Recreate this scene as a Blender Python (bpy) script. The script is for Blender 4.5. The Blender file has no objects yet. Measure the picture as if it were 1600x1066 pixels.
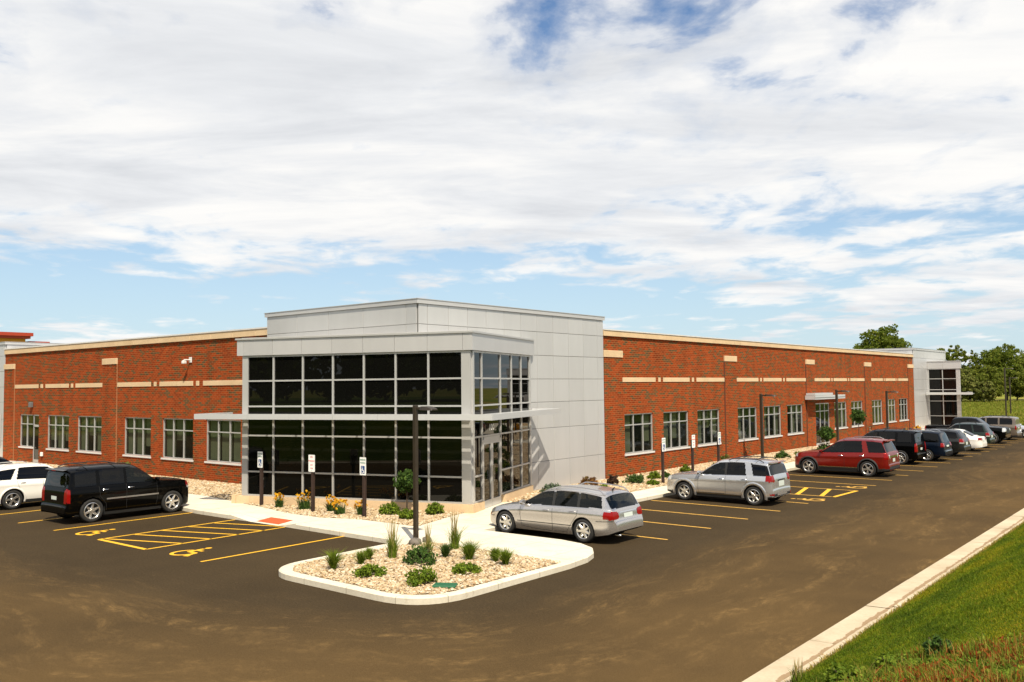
import bpy, math, random
import numpy as np
from mathutils import Vector, Matrix

random.seed(7)
RNG = np.random.default_rng(11)
scene = bpy.context.scene
R = math.radians
col = scene.collection

# ------------------------------------------------------------------ camera
YAW, PITCH, ROLL = R(39.0271), R(2.9565), R(-0.5734)
CAM = Vector((0, 0, 4.5))
Dv = Vector((-math.sin(YAW) * math.cos(PITCH), math.cos(YAW) * math.cos(PITCH), math.sin(PITCH)))
Rv = Vector((math.cos(YAW), math.sin(YAW), 0))
Uv = Rv.cross(Dv)
R2 = Rv * math.cos(ROLL) + Uv * math.sin(ROLL)
U2 = -Rv * math.sin(ROLL) + Uv * math.cos(ROLL)
cd = bpy.data.cameras.new("camera")
cd.sensor_fit = 'HORIZONTAL'; cd.sensor_width = 36.0
cd.lens = 1386.45 / 1600 * 36.0
cd.clip_start = 0.1; cd.clip_end = 6000
cam = bpy.data.objects.new("camera", cd); col.objects.link(cam)
m = Matrix.Identity(4)
for i in range(3):
    m[i][0] = R2[i]; m[i][1] = U2[i]; m[i][2] = -Dv[i]; m[i][3] = CAM[i]
cam.matrix_world = m
scene.camera = cam

# ------------------------------------------------------------------ sun, sky, exposure
TO_SUN = Vector((1.42, -1.06, 2.45)).normalized()
sd = bpy.data.lights.new("sun", 'SUN')
sd.energy = 4.9; sd.angle = R(0.53); sd.color = (1.0, 0.91, 0.73)
sun = bpy.data.objects.new("sun", sd); col.objects.link(sun)
sun.rotation_euler = TO_SUN.to_track_quat('Z', 'Y').to_euler()
sun.location = (0, 0, 60)
scene.view_settings.view_transform = 'Standard'
scene.view_settings.look = 'None'
scene.view_settings.exposure = 0.45
scene.view_settings.gamma = 1.0


def N(nt, typ, **kw):
    n = nt.nodes.new(typ)
    ins = kw.pop('ins', {})
    for k, v in kw.items():
        setattr(n, k, v)
    for k, v in ins.items():
        s = n.inputs[k]
        if isinstance(v, bpy.types.NodeSocket):
            nt.links.new(v, s)
        elif isinstance(v, (tuple, list)) and len(v) == 3 and len(getattr(s, 'default_value', ())) == 4:
            s.default_value = (*v, 1)
        else:
            s.default_value = v
    return n


def M_(nt, op, a, b=None, c=None, clamp=False):
    n = nt.nodes.new('ShaderNodeMath'); n.operation = op; n.use_clamp = clamp
    for i, v in enumerate((a, b, c)):
        if v is None: continue
        if isinstance(v, bpy.types.NodeSocket): nt.links.new(v, n.inputs[i])
        else: n.inputs[i].default_value = v
    return n.outputs[0]


def ramp(nt, fac, stops, interp='LINEAR'):
    n = nt.nodes.new('ShaderNodeValToRGB'); n.color_ramp.interpolation = interp
    cr = n.color_ramp
    while len(cr.elements) < len(stops): cr.elements.new(0.5)
    for e, (p, c) in zip(cr.elements, stops):
        e.position = p
        e.color = (*c, 1) if isinstance(c, (tuple, list)) else (c, c, c, 1)
    nt.links.new(fac, n.inputs[0])
    return n.outputs[0]


def mixc(nt, fac, a, b, blend='MIX'):
    n = nt.nodes.new('ShaderNodeMix'); n.data_type = 'RGBA'; n.blend_type = blend
    for s, v in ((n.inputs[0], fac), (n.inputs[6], a), (n.inputs[7], b)):
        if isinstance(v, bpy.types.NodeSocket): nt.links.new(v, s)
        elif isinstance(v, (tuple, list)): s.default_value = (*v, 1)
        else: s.default_value = v
    return n.outputs[2]


def build_world():
    w = bpy.data.worlds.new("World"); scene.world = w; w.use_nodes = True
    nt = w.node_tree; nt.nodes.clear()
    sky = N(nt, 'ShaderNodeTexSky', sky_type='NISHITA', sun_disc=False)
    sky.sun_elevation = math.asin(TO_SUN.z)
    sky.sun_rotation = math.atan2(TO_SUN.x, TO_SUN.y)
    sky.air_density = 1.15; sky.dust_density = 0.4; sky.ozone_density = 1.6
    tc = N(nt, 'ShaderNodeTexCoord')
    sep = N(nt, 'ShaderNodeSeparateXYZ', ins={0: tc.outputs['Generated']})
    X, Y, Z = sep.outputs
    zc = M_(nt, 'ADD', M_(nt, 'MAXIMUM', Z, 0.0), 0.085)
    # cloud deck as a flat layer overhead: direction projected on a plane, turned to the wind
    ca, sa = math.cos(R(39)), math.sin(R(39))
    u = M_(nt, 'DIVIDE', M_(nt, 'ADD', M_(nt, 'MULTIPLY', X, ca), M_(nt, 'MULTIPLY', Y, sa)), zc)
    v = M_(nt, 'DIVIDE', M_(nt, 'ADD', M_(nt, 'MULTIPLY', X, -sa), M_(nt, 'MULTIPLY', Y, ca)), zc)
    vec = N(nt, 'ShaderNodeCombineXYZ', ins={0: u, 1: M_(nt, 'MULTIPLY', v, 0.8), 2: 5.3}).outputs[0]
    n1 = N(nt, 'ShaderNodeTexNoise', noise_dimensions='3D', ins={'Vector': vec, 'Scale': 0.60, 'Detail': 3.0, 'Roughness': 0.5, 'Distortion': 0.25}).outputs[0]
    n2 = N(nt, 'ShaderNodeTexNoise', noise_dimensions='3D', ins={'Vector': vec, 'Scale': 3.1, 'Detail': 9.0, 'Roughness': 0.56, 'Distortion': 0.25}).outputs[0]
    vec2 = N(nt, 'ShaderNodeCombineXYZ', ins={0: M_(nt, 'MULTIPLY', u, 0.5), 1: M_(nt, 'MULTIPLY', v, 1.0), 2: 9.1}).outputs[0]
    n3 = N(nt, 'ShaderNodeTexNoise', noise_dimensions='3D', ins={'Vector': vec2, 'Scale': 1.7, 'Detail': 9.0, 'Roughness': 0.6, 'Distortion': 0.4}).outputs[0]
    base = M_(nt, 'ADD', M_(nt, 'MULTIPLY', n1, 0.52), M_(nt, 'MULTIPLY', n2, 0.48))
    # the deck thins out low over the horizon and breaks up again higher overhead
    thr = ramp(nt, Z, [(0.0, 0.43), (0.05, 0.485), (0.085, 0.53), (0.115, 0.49), (0.15, 0.41), (0.20, 0.37), (0.28, 0.39), (0.335, 0.442), (0.41, 0.47), (0.55, 0.46), (1.0, 0.46)])
    d = M_(nt, 'SUBTRACT', base, thr)
    cov = ramp(nt, M_(nt, 'MULTIPLY_ADD', d, 8.5, 0.12, clamp=True), [(0.0, 0.0), (0.25, 0.25), (0.6, 0.82), (1.0, 1.0)])
    shade = ramp(nt, n3, [(0.30, (0.52, 0.535, 0.56)), (0.45, (0.62, 0.63, 0.645)), (0.56, (0.71, 0.705, 0.695)), (0.70, (0.76, 0.745, 0.72))])
    sky_s = mixc(nt, 1.0, sky.outputs[0], (0.072, 0.082, 0.094), 'MULTIPLY')
    hz = ramp(nt, Z, [(0.0, 0.75), (0.10, 0.55), (0.20, 0.28), (0.36, 0.0)])
    sky_h = mixc(nt, hz, sky_s, (0.44, 0.56, 0.65))
    c = mixc(nt, cov, sky_h, shade)
    bg = N(nt, 'ShaderNodeBackground', ins={'Color': c, 'Strength': 1.0})
    out = N(nt, 'ShaderNodeOutputWorld', ins={'Surface': bg.outputs[0]})


build_world()

# ------------------------------------------------------------------ materials
MATS = {}


def newmat(name):
    mt = bpy.data.materials.new(name); mt.use_nodes = True
    nt = mt.node_tree; nt.nodes.clear()
    out = nt.nodes.new('ShaderNodeOutputMaterial')
    MATS[name] = mt
    return mt, nt, out


def pbr(name, color, rough=0.6, metal=0.0, spec=0.5, coat=0.0, var=0.0, vscale=3.0, bump=0.0, bscale=40.0, emit=None, coat_rough=0.05):
    mt, nt, out = newmat(name)
    b = N(nt, 'ShaderNodeBsdfPrincipled', ins={'Roughness': rough, 'Metallic': metal, 'Specular IOR Level': spec, 'Coat Weight': coat, 'Coat Roughness': coat_rough})
    tc = N(nt, 'ShaderNodeTexCoord')
    if var > 0:
        n = N(nt, 'ShaderNodeTexNoise', ins={'Vector': tc.outputs['Object'], 'Scale': vscale, 'Detail': 6.0, 'Roughness': 0.6})
        lo = tuple(max(0, c * (1 - var)) for c in color); hi = tuple(c * (1 + var) for c in color)
        nt.links.new(ramp(nt, n.outputs[0], [(0.3, lo), (0.7, hi)]), b.inputs['Base Color'])
    else:
        b.inputs['Base Color'].default_value = (*color, 1)
    if bump > 0:
        n = N(nt, 'ShaderNodeTexNoise', ins={'Vector': tc.outputs['Object'], 'Scale': bscale, 'Detail': 4.0})
        bp = N(nt, 'ShaderNodeBump', ins={'Strength': bump, 'Distance': 0.02, 'Height': n.outputs[0]})
        nt.links.new(bp.outputs[0], b.inputs['Normal'])
    nt.links.new(b.outputs[0], out.inputs[0])
    return mt


def island_mat(name, stops, rough=0.85, trans=0.0, spec=0.3):
    """colour picked per loose piece (stone, leaf, blade)"""
    mt, nt, out = newmat(name)
    g = N(nt, 'ShaderNodeNewGeometry')
    c = ramp(nt, g.outputs['Random Per Island'], stops)
    b = N(nt, 'ShaderNodeBsdfPrincipled', ins={'Base Color': c, 'Roughness': rough, 'Specular IOR Level': spec})
    if trans > 0:
        t = N(nt, 'ShaderNodeBsdfTranslucent', ins={'Color': c})
        mx = N(nt, 'ShaderNodeMixShader', ins={0: trans, 1: b.outputs[0], 2: t.outputs[0]})
        nt.links.new(mx.outputs[0], out.inputs[0])
    else:
        nt.links.new(b.outputs[0], out.inputs[0])
    return mt


def brick_material():
    mt, nt, out = newmat('brick')
    g = N(nt, 'ShaderNodeNewGeometry')
    p = N(nt, 'ShaderNodeSeparateXYZ', ins={0: g.outputs['Position']}).outputs
    n = N(nt, 'ShaderNodeSeparateXYZ', ins={0: g.outputs['True Normal']}).outputs
    ax = M_(nt, 'GREATER_THAN', M_(nt, 'ABSOLUTE', n[0]), 0.5)
    u = M_(nt, 'ADD', M_(nt, 'MULTIPLY', p[1], ax), M_(nt, 'MULTIPLY', p[0], M_(nt, 'SUBTRACT', 1.0, ax)))
    vec = N(nt, 'ShaderNodeCombineXYZ', ins={0: u, 1: p[2], 2: 0.0}).outputs[0]

    def bt(c1, c2, mo):
        b = N(nt, 'ShaderNodeTexBrick', ins={'Vector': vec, 'Color1': c1, 'Color2': c2, 'Mortar': mo, 'Scale': 1.0, 'Mortar Size': 0.0075, 'Mortar Smooth': 0.1, 'Bias': 0.0, 'Brick Width': 0.30, 'Row Height': 0.098})
        b.offset = 0.5
        return b
    rnd = bt((0, 0, 0), (1, 1, 1), (0.5, 0.5, 0.5))
    cl = N(nt, 'ShaderNodeTexNoise', ins={'Vector': vec, 'Scale': 0.9, 'Detail': 3.0}).outputs[0]
    val = M_(nt, 'ADD', rnd.outputs['Color'], M_(nt, 'MULTIPLY', M_(nt, 'SUBTRACT', cl, 0.5), 1.0))
    bc = ramp(nt, val, [(0.0, (0.20, 0.032, 0.009)), (0.28, (0.31, 0.052, 0.012)), (0.58, (0.235, 0.040, 0.010)), (0.74, (0.17, 0.042, 0.014)), (0.86, (0.115, 0.066, 0.028)), (1.0, (0.090, 0.060, 0.030))])
    fine = N(nt, 'ShaderNodeTexNoise', ins={'Vector': vec, 'Scale': 14.0, 'Detail': 5.0}).outputs[0]
    bc = mixc(nt, 0.35, bc, ramp(nt, fine, [(0.3, 0.6), (0.7, 1.3)]), 'MULTIPLY')
    sv = N(nt, 'ShaderNodeCombineXYZ', ins={0: M_(nt, 'MULTIPLY', u, 1.3), 1: M_(nt, 'MULTIPLY', p[2], 0.22), 2: 2.0}).outputs[0]
    stk = N(nt, 'ShaderNodeTexNoise', ins={'Vector': sv, 'Scale': 1.0, 'Detail': 4.0}).outputs[0]
    bc = mixc(nt, 1.0, bc, ramp(nt, stk, [(0.32, 0.80), (0.5, 1.0), (0.7, 1.10)]), 'MULTIPLY')
    mcol = (0.36, 0.155, 0.058)
    c = mixc(nt, rnd.outputs['Fac'], bc, mcol)
    b = N(nt, 'ShaderNodeBsdfPrincipled', ins={'Base Color': c, 'Roughness': 0.95, 'Specular IOR Level': 0.05})
    h = M_(nt, 'SUBTRACT', M_(nt, 'MULTIPLY', fine, 0.3), rnd.outputs['Fac'])
    bp = N(nt, 'ShaderNodeBump', ins={'Strength': 0.6, 'Distance': 0.01, 'Height': h})
    nt.links.new(bp.outputs[0], b.inputs['Normal'])
    nt.links.new(b.outputs[0], out.inputs[0])


def asphalt_material():
    mt, nt, out = newmat('asphalt')
    g = N(nt, 'ShaderNodeNewGeometry')
    P = g.outputs['Position']
    s = N(nt, 'ShaderNodeSeparateXYZ', ins={0: P}).outputs
    qx = M_(nt, 'MAXIMUM', M_(nt, 'ADD', s[0], 17.0), 0.0)
    qy = M_(nt, 'MAXIMUM', M_(nt, 'SUBTRACT', 16.0, s[1]), 0.0)
    r = M_(nt, 'SQRT', M_(nt, 'ADD', M_(nt, 'MULTIPLY', qx, qx), M_(nt, 'MULTIPLY', qy, qy)))
    wob = N(nt, 'ShaderNodeTexNoise', ins={'Vector': P, 'Scale': 0.16, 'Detail': 3.0}).outputs[0]
    rw = M_(nt, 'ADD', r, M_(nt, 'MULTIPLY', M_(nt, 'SUBTRACT', wob, 0.5), 3.0))
    # along-track coordinate: angle about the corner plus distance along the straight legs
    along = M_(nt, 'ADD', M_(nt, 'MULTIPLY', M_(nt, 'ARCTAN2', M_(nt, 'ADD', qx, 0.01), M_(nt, 'ADD', qy, 0.01)), 6.0), M_(nt, 'ADD', s[1], s[0]))
    tv = N(nt, 'ShaderNodeCombineXYZ', ins={0: M_(nt, 'MULTIPLY', rw, 1.0), 1: M_(nt, 'MULTIPLY', along, 0.16), 2: 0.0}).outputs[0]
    st = N(nt, 'ShaderNodeTexNoise', ins={'Vector': tv, 'Scale': 1.5, 'Detail': 9.0, 'Roughness': 0.68}).outputs[0]
    tv2 = N(nt, 'ShaderNodeCombineXYZ', ins={0: rw, 1: M_(nt, 'MULTIPLY', along, 0.38), 2: 4.0}).outputs[0]
    st2 = N(nt, 'ShaderNodeTexNoise', ins={'Vector': tv2, 'Scale': 3.6, 'Detail': 10.0, 'Roughness': 0.75}).outputs[0]
    big = N(nt, 'ShaderNodeTexNoise', ins={'Vector': P, 'Scale': 0.22, 'Detail': 5.0, 'Roughness': 0.6}).outputs[0]
    grit = N(nt, 'ShaderNodeTexNoise', ins={'Vector': P, 'Scale': 55.0, 'Detail': 3.0, 'Roughness': 0.7}).outputs[0]
    spk = N(nt, 'ShaderNodeTexNoise', ins={'Vector': P, 'Scale': 6.0, 'Detail': 8.0, 'Roughness': 0.75}).outputs[0]
    # dusty wheel tracks in the drive lane
    lane = ramp(nt, M_(nt, 'DIVIDE', rw, 14.0), [(0.28, 0.0), (0.40, 0.25), (0.50, 0.9), (0.57, 0.45), (0.66, 0.95), (0.74, 0.5), (0.80, 0.8), (0.9, 0.35)])
    d1 = ramp(nt, st, [(0.46, 0.0), (0.58, 0.7), (0.70, 1.0)])
    d2 = ramp(nt, st2, [(0.43, 0.08), (0.56, 0.75), (0.66, 1.0)])
    tyre = M_(nt, 'MULTIPLY_ADD', M_(nt, 'SINE', M_(nt, 'MULTIPLY', rw, 7.5)), 0.28, 0.78)
    tv3 = N(nt, 'ShaderNodeCombineXYZ', ins={0: rw, 1: M_(nt, 'MULTIPLY', along, 0.22), 2: 8.0}).outputs[0]
    tread = ramp(nt, N(nt, 'ShaderNodeTexNoise', ins={'Vector': tv3, 'Scale': 9.0, 'Detail': 9.0, 'Roughness': 0.85}).outputs[0], [(0.42, 0.15), (0.52, 0.8), (0.62, 1.5)])
    dust = M_(nt, 'MULTIPLY', M_(nt, 'MULTIPLY', M_(nt, 'MULTIPLY', d1, d2), lane), M_(nt, 'MULTIPLY', tyre, tread))
    spots = ramp(nt, spk, [(0.62, 0.0), (0.68, 0.8)])
    dust = M_(nt, 'ADD', dust, M_(nt, 'MULTIPLY', spots, 0.35), clamp=True)
    base = ramp(nt, big, [(0.3, (0.037, 0.0255, 0.0135)), (0.7, (0.054, 0.037, 0.0190))])
    mid = N(nt, 'ShaderNodeTexNoise', ins={'Vector': P, 'Scale': 20.0, 'Detail': 7.0, 'Roughness': 0.85}).outputs[0]
    base = mixc(nt, 1.0, base, ramp(nt, mid, [(0.35, 0.66), (0.5, 1.0), (0.66, 1.45)]), 'MULTIPLY')
    # a film of brown dust over the drive lane
    film = M_(nt, 'MULTIPLY', ramp(nt, M_(nt, 'DIVIDE', rw, 14.0), [(0.36, 0.0), (0.56, 0.45), (0.85, 0.60)]), ramp(nt, big, [(0.35, 0.55), (0.65, 1.0)]))
    base = mixc(nt, film, base, (0.130, 0.077, 0.0275))
    base = mixc(nt, 0.5, base, ramp(nt, grit, [(0.3, 0.35), (0.7, 1.65)]), 'MULTIPLY')
    c = mixc(nt, M_(nt, 'MULTIPLY', dust, 1.05, clamp=True), base, (0.200, 0.122, 0.048))
    b = N(nt, 'ShaderNodeBsdfPrincipled', ins={'Base Color': c, 'Roughness': 1.0, 'Specular IOR Level': 0.08})
    bp = N(nt, 'ShaderNodeBump', ins={'Strength': 0.5, 'Distance': 0.01, 'Height': grit})
    nt.links.new(bp.outputs[0], b.inputs['Normal'])
    nt.links.new(b.outputs[0], out.inputs[0])


def concrete_material(name, c0, c1):
    mt, nt, out = newmat(name)
    g = N(nt, 'ShaderNodeNewGeometry'); P = g.outputs['Position']
    a = N(nt, 'ShaderNodeTexNoise', ins={'Vector': P, 'Scale': 0.7, 'Detail': 8.0, 'Roughness': 0.65}).outputs[0]
    f = N(nt, 'ShaderNodeTexNoise', ins={'Vector': P, 'Scale': 18.0, 'Detail': 5.0, 'Roughness': 0.7}).outputs[0]
    c = ramp(nt, a, [(0.3, c0), (0.7, c1)])
    c = mixc(nt, 0.35, c, ramp(nt, f, [(0.25, 0.72), (0.6, 1.1)]), 'MULTIPLY')
    if name == 'concrete':
        sp = N(nt, 'ShaderNodeSeparateXYZ', ins={0: P}).outputs
        j1 = M_(nt, 'LESS_THAN', M_(nt, 'FRACT', M_(nt, 'DIVIDE', sp[0], 1.53)), 0.012)
        j2 = M_(nt, 'LESS_THAN', M_(nt, 'FRACT', M_(nt, 'DIVIDE', sp[1], 1.53)), 0.012)
        c = mixc(nt, M_(nt, 'MULTIPLY', M_(nt, 'MAXIMUM', j1, j2), 0.55), c, (0.16, 0.12, 0.08))
    if name == 'kerb_concrete':
        sp = N(nt, 'ShaderNodeSeparateXYZ', ins={0: P}).outputs
        kx = M_(nt, 'MAXIMUM', M_(nt, 'ADD', sp[0], 17.0), 0.0); ky = M_(nt, 'MAXIMUM', M_(nt, 'SUBTRACT', 11.5, sp[1]), 0.0)
        kr_ = M_(nt, 'SUBTRACT', M_(nt, 'SQRT', M_(nt, 'ADD', M_(nt, 'MULTIPLY', kx, kx), M_(nt, 'MULTIPLY', ky, ky))), 11.05)
        dn = N(nt, 'ShaderNodeTexNoise', ins={'Vector': P, 'Scale': 1.7, 'Detail': 7.0, 'Roughness': 0.7}).outputs[0]
        wd = M_(nt, 'MULTIPLY', ramp(nt, dn, [(0.35, 0.15), (0.7, 1.0)]), 0.13)
        dirt = M_(nt, 'LESS_THAN', M_(nt, 'ABSOLUTE', M_(nt, 'SUBTRACT', kr_, 0.46)), wd)
        c = mixc(nt, M_(nt, 'MULTIPLY', dirt, 0.75), c, (0.22, 0.13, 0.06))
    stn = N(nt, 'ShaderNodeTexNoise', ins={'Vector': P, 'Scale': 2.6, 'Detail': 7.0, 'Roughness': 0.7}).outputs[0]
    c = mixc(nt, ramp(nt, stn, [(0.58, 0.0), (0.72, 0.45)]), c, (0.30, 0.22, 0.14))
    b = N(nt, 'ShaderNodeBsdfPrincipled', ins={'Base Color': c, 'Roughness': 0.9, 'Specular IOR Level': 0.12})
    bp = N(nt, 'ShaderNodeBump', ins={'Strength': 0.25, 'Distance': 0.01, 'Height': f})
    nt.links.new(bp.outputs[0], b.inputs['Normal'])
    nt.links.new(b.outputs[0], out.inputs[0])


def lawn_material(name, stops, s1=0.5, s2=14.0, stretch=1.0):
    mt, nt, out = newmat(name)
    g = N(nt, 'ShaderNodeNewGeometry'); P = g.outputs['Position']
    mp = N(nt, 'ShaderNodeMapping', ins={'Vector': P, 'Scale': (1, stretch, 1)}).outputs[0]
    a = N(nt, 'ShaderNodeTexNoise', ins={'Vector': mp, 'Scale': s1, 'Detail': 5.0, 'Roughness': 0.6}).outputs[0]
    f = N(nt, 'ShaderNodeTexNoise', ins={'Vector': P, 'Scale': s2, 'Detail': 6.0, 'Roughness': 0.75}).outputs[0]
    c = ramp(nt, a, stops)
    c = mixc(nt, 0.8, c, ramp(nt, f, [(0.25, 0.45), (0.7, 1.5)]), 'MULTIPLY')
    b = N(nt, 'ShaderNodeBsdfPrincipled', ins={'Base Color': c, 'Roughness': 0.95, 'Specular IOR Level': 0.1})
    bp = N(nt, 'ShaderNodeBump', ins={'Strength': 0.9, 'Distance': 0.05, 'Height': f})
    nt.links.new(bp.outputs[0], b.inputs['Normal'])
    nt.links.new(b.outputs[0], out.inputs[0])


def glass_material(name, tint, trans, refl=1.45, rough=0.01, rcol=(1, 1, 1)):
    """pane: part see-through with a tint, with a clean mirror layer by the angle"""
    mt, nt, out = newmat(name)
    gm = N(nt, 'ShaderNodeNewGeometry')
    ior = M_(nt, 'MULTIPLY_ADD', gm.outputs['Backfacing'], 1.0 / refl - refl, refl)
    fr = N(nt, 'ShaderNodeFresnel', ins={'IOR': ior})
    gl = N(nt, 'ShaderNodeBsdfGlossy', ins={'Color': rcol, 'Roughness': rough})
    di = N(nt, 'ShaderNodeBsdfDiffuse', ins={'Color': tint})
    tr = N(nt, 'ShaderNodeBsdfTransparent', ins={'Color': (trans, trans * 1.04, trans * 0.98)})
    a = N(nt, 'ShaderNodeAddShader', ins={0: di.outputs[0], 1: tr.outputs[0]})
    mx = N(nt, 'ShaderNodeMixShader', ins={0: fr.outputs[0], 1: a.outputs[0], 2: gl.outputs[0]})
    nt.links.new(mx.outputs[0], out.inputs[0])


def paint(name, color, metal=0.0, rough=0.35, coat=0.75, spec=None):
    return pbr(name, color, rough=rough, metal=metal, coat=coat, coat_rough=0.01, var=0.03, vscale=1.5, spec=spec if spec is not None else (0.15 if metal == 0 else 0.4))


brick_material(); asphalt_material()
concrete_material('concrete', (0.57, 0.51, 0.40), (0.68, 0.62, 0.51))
concrete_material('kerb_concrete', (0.40, 0.32, 0.22), (0.56, 0.47, 0.34))
concrete_material('limestone', (0.56, 0.40, 0.24), (0.66, 0.49, 0.31))
lawn_material('lawn', [(0.30, (0.040, 0.075, 0.002)), (0.50, (0.070, 0.110, 0.003)), (0.68, (0.110, 0.130, 0.006))], 0.55, 22.0, 0.6)
lawn_material('meadow', [(0.32, (0.095, 0.130, 0.010)), (0.48, (0.16, 0.175, 0.018)), (0.60, (0.26, 0.20, 0.045)), (0.72, (0.13, 0.160, 0.014))], 0.07, 1.6, 0.4)
lawn_material('gravel_soil', [(0.3, (0.20, 0.135, 0.07)), (0.7, (0.34, 0.24, 0.14))], 2.0, 16.0)
lawn_material('bare_soil', [(0.3, (0.035, 0.04, 0.012)), (0.7, (0.075, 0.06, 0.025))], 1.5, 20.0)

def panel_mat():
    mt, nt, out = newmat('panel')
    oi = N(nt, 'ShaderNodeObjectInfo'); g = N(nt, 'ShaderNodeNewGeometry')
    sp = N(nt, 'ShaderNodeMapping', ins={'Vector': g.outputs['Position'], 'Scale': (1.6, 1.6, 0.25)}).outputs[0]
    n = N(nt, 'ShaderNodeTexNoise', ins={'Vector': sp, 'Scale': 1.2, 'Detail': 5.0, 'Roughness': 0.6}).outputs[0]
    c = mixc(nt, oi.outputs['Random'], (0.525, 0.515, 0.515), (0.56, 0.55, 0.55))
    c = mixc(nt, 1.0, c, ramp(nt, n, [(0.3, 0.965), (0.65, 1.015)]), 'MULTIPLY')
    b = N(nt, 'ShaderNodeBsdfPrincipled', ins={'Base Color': c, 'Roughness': 0.40, 'Metallic': 0.40, 'Specular IOR Level': 0.5})
    big = N(nt, 'ShaderNodeTexNoise', ins={'Vector': g.outputs['Position'], 'Scale': 0.9, 'Detail': 1.0}).outputs[0]
    bp = N(nt, 'ShaderNodeBump', ins={'Strength': 0.10, 'Distance': 0.03, 'Height': big})
    nt.links.new(bp.outputs[0], b.inputs['Normal']); nt.links.new(b.outputs[0], out.inputs[0])


panel_mat()
pbr('panel_back', (0.12, 0.12, 0.12), rough=0.7)
pbr('aluminium', (0.52, 0.51, 0.50), rough=0.38, metal=0.45, var=0.03, vscale=2)
pbr('white_metal', (0.54, 0.545, 0.55), rough=0.42, metal=0.25, var=0.03, vscale=1)
pbr('sill_metal', (0.62, 0.60, 0.58), rough=0.5, var=0.04)
pbr('sealant', (0.30, 0.13, 0.055), rough=0.9)
pbr('joint', (0.10, 0.035, 0.016), rough=0.9)
pbr('bronze', (0.028, 0.019, 0.010), rough=0.45, spec=0.5, var=0.2, vscale=6)
pbr('post_wood', (0.028, 0.012, 0.007), rough=0.8, var=0.3, vscale=5)
pbr('roof_membrane', (0.45, 0.44, 0.42), rough=0.9, var=0.1)
pbr('dark_room', (0.020, 0.020, 0.018), rough=0.9)
pbr('blind', (0.115, 0.125, 0.075), rough=0.8, var=0.1, vscale=1.0)
pbr('sign_white', (0.80, 0.80, 0.78), rough=0.35)
pbr('sign_blue', (0.010, 0.055, 0.22), rough=0.4)
pbr('sign_red', (0.55, 0.02, 0.02), rough=0.4)
pbr('sign_green', (0.02, 0.16, 0.10), rough=0.4)
pbr('sign_black', (0.02, 0.02, 0.02), rough=0.4)
pbr('yellow_paint', (0.75, 0.40, 0.012), rough=0.7, var=0.14, vscale=9)
pbr('yellow_worn', (0.60, 0.33, 0.05), rough=0.75, var=0.22, vscale=7)
pbr('red_pad', (0.46, 0.085, 0.022), rough=0.8, var=0.1, vscale=6)
pbr('green_plastic', (0.012, 0.10, 0.04), rough=0.5)
pbr('bark', (0.055, 0.038, 0.024), rough=0.9, var=0.3, vscale=8)
pbr('plant_stem', (0.06, 0.10, 0.02), rough=0.8)
pbr('stucco_yellow', (0.58, 0.30, 0.06), rough=0.9, var=0.08)
pbr('red_trim', (0.34, 0.035, 0.012), rough=0.6, var=0.06)
pbr('rock', (0.14, 0.12, 0.10), rough=0.9, var=0.25, vscale=6, bump=0.4, bscale=12)
pbr('lamp_lens', (0.5, 0.48, 0.4), rough=0.25)
glass_material('window_glass', (0.0035, 0.0035, 0.003), 0.0, 1.38)
glass_material('clear_window', (0.004, 0.005, 0.003), 0.62, 1.45)
glass_material('car_glass', (0.002, 0.003, 0.003), 0.16, 1.36)
glass_material('car_glass_dark', (0.0015, 0.0015, 0.0015), 0.03, 1.36)
pbr('tyre', (0.016, 0.015, 0.014), rough=0.85, bump=0.2, bscale=30)
pbr('rim', (0.62, 0.60, 0.57), rough=0.22, metal=0.85)
pbr('rim_grey', (0.38, 0.37, 0.36), rough=0.3, metal=0.8)
pbr('wheel_dark', (0.012, 0.012, 0.012), rough=0.8)
pbr('black_plastic', (0.018, 0.018, 0.018), rough=0.6)
pbr('chrome', (0.75, 0.75, 0.75), rough=0.12, metal=1.0)
pbr('seat_cloth', (0.045, 0.042, 0.038), rough=0.9)
pbr('seat_tan', (0.10, 0.08, 0.06), rough=0.9)
pbr('tail_red', (0.22, 0.004, 0.003), rough=0.2, coat=0.25, spec=0.2)
pbr('lamp_clear', (0.62, 0.62, 0.60), rough=0.08, metal=0.3, coat=1.0)
pbr('plate', (0.55, 0.60, 0.55), rough=0.5)
paint('paint_silver', (0.53, 0.505, 0.49), metal=0.78, rough=0.25)
paint('paint_silver_cool', (0.56, 0.565, 0.585), metal=0.72, rough=0.26)
paint('paint_red', (0.215, 0.007, 0.003), metal=0.5, rough=0.32, coat=0.5)
paint('paint_black', (0.0016, 0.0016, 0.0016), coat=0.22, rough=0.2, spec=0.04)
paint('paint_navy', (0.003, 0.006, 0.013), coat=0.3, spec=0.05)
paint('paint_white', (0.80, 0.77, 0.71))
paint('paint_charcoal', (0.014, 0.015, 0.014), metal=0.2, coat=0.5)
paint('paint_grey', (0.13, 0.12, 0.115), metal=0.4)
paint('paint_green', (0.006, 0.017, 0.011), metal=0.2, coat=0.5)
paint('paint_tan', (0.165, 0.13, 0.10), metal=0.4)
island_mat('stones', [(0.0, (0.13, 0.07, 0.03)), (0.15, (0.36, 0.25, 0.13)), (0.42, (0.54, 0.43, 0.28)), (0.68, (0.34, 0.22, 0.11)), (0.86, (0.66, 0.57, 0.43)), (1.0, (0.17, 0.12, 0.075))])
island_mat('leaf_tree', [(0.0, (0.065, 0.100, 0.008)), (0.4, (0.12, 0.160, 0.014)), (0.8, (0.17, 0.205, 0.022)), (1.0, (0.24, 0.25, 0.035))], trans=0.5)
island_mat('leaf_far', [(0.0, (0.085, 0.118, 0.012)), (0.5, (0.15, 0.18, 0.020)), (1.0, (0.23, 0.245, 0.035))], trans=0.5)
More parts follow.
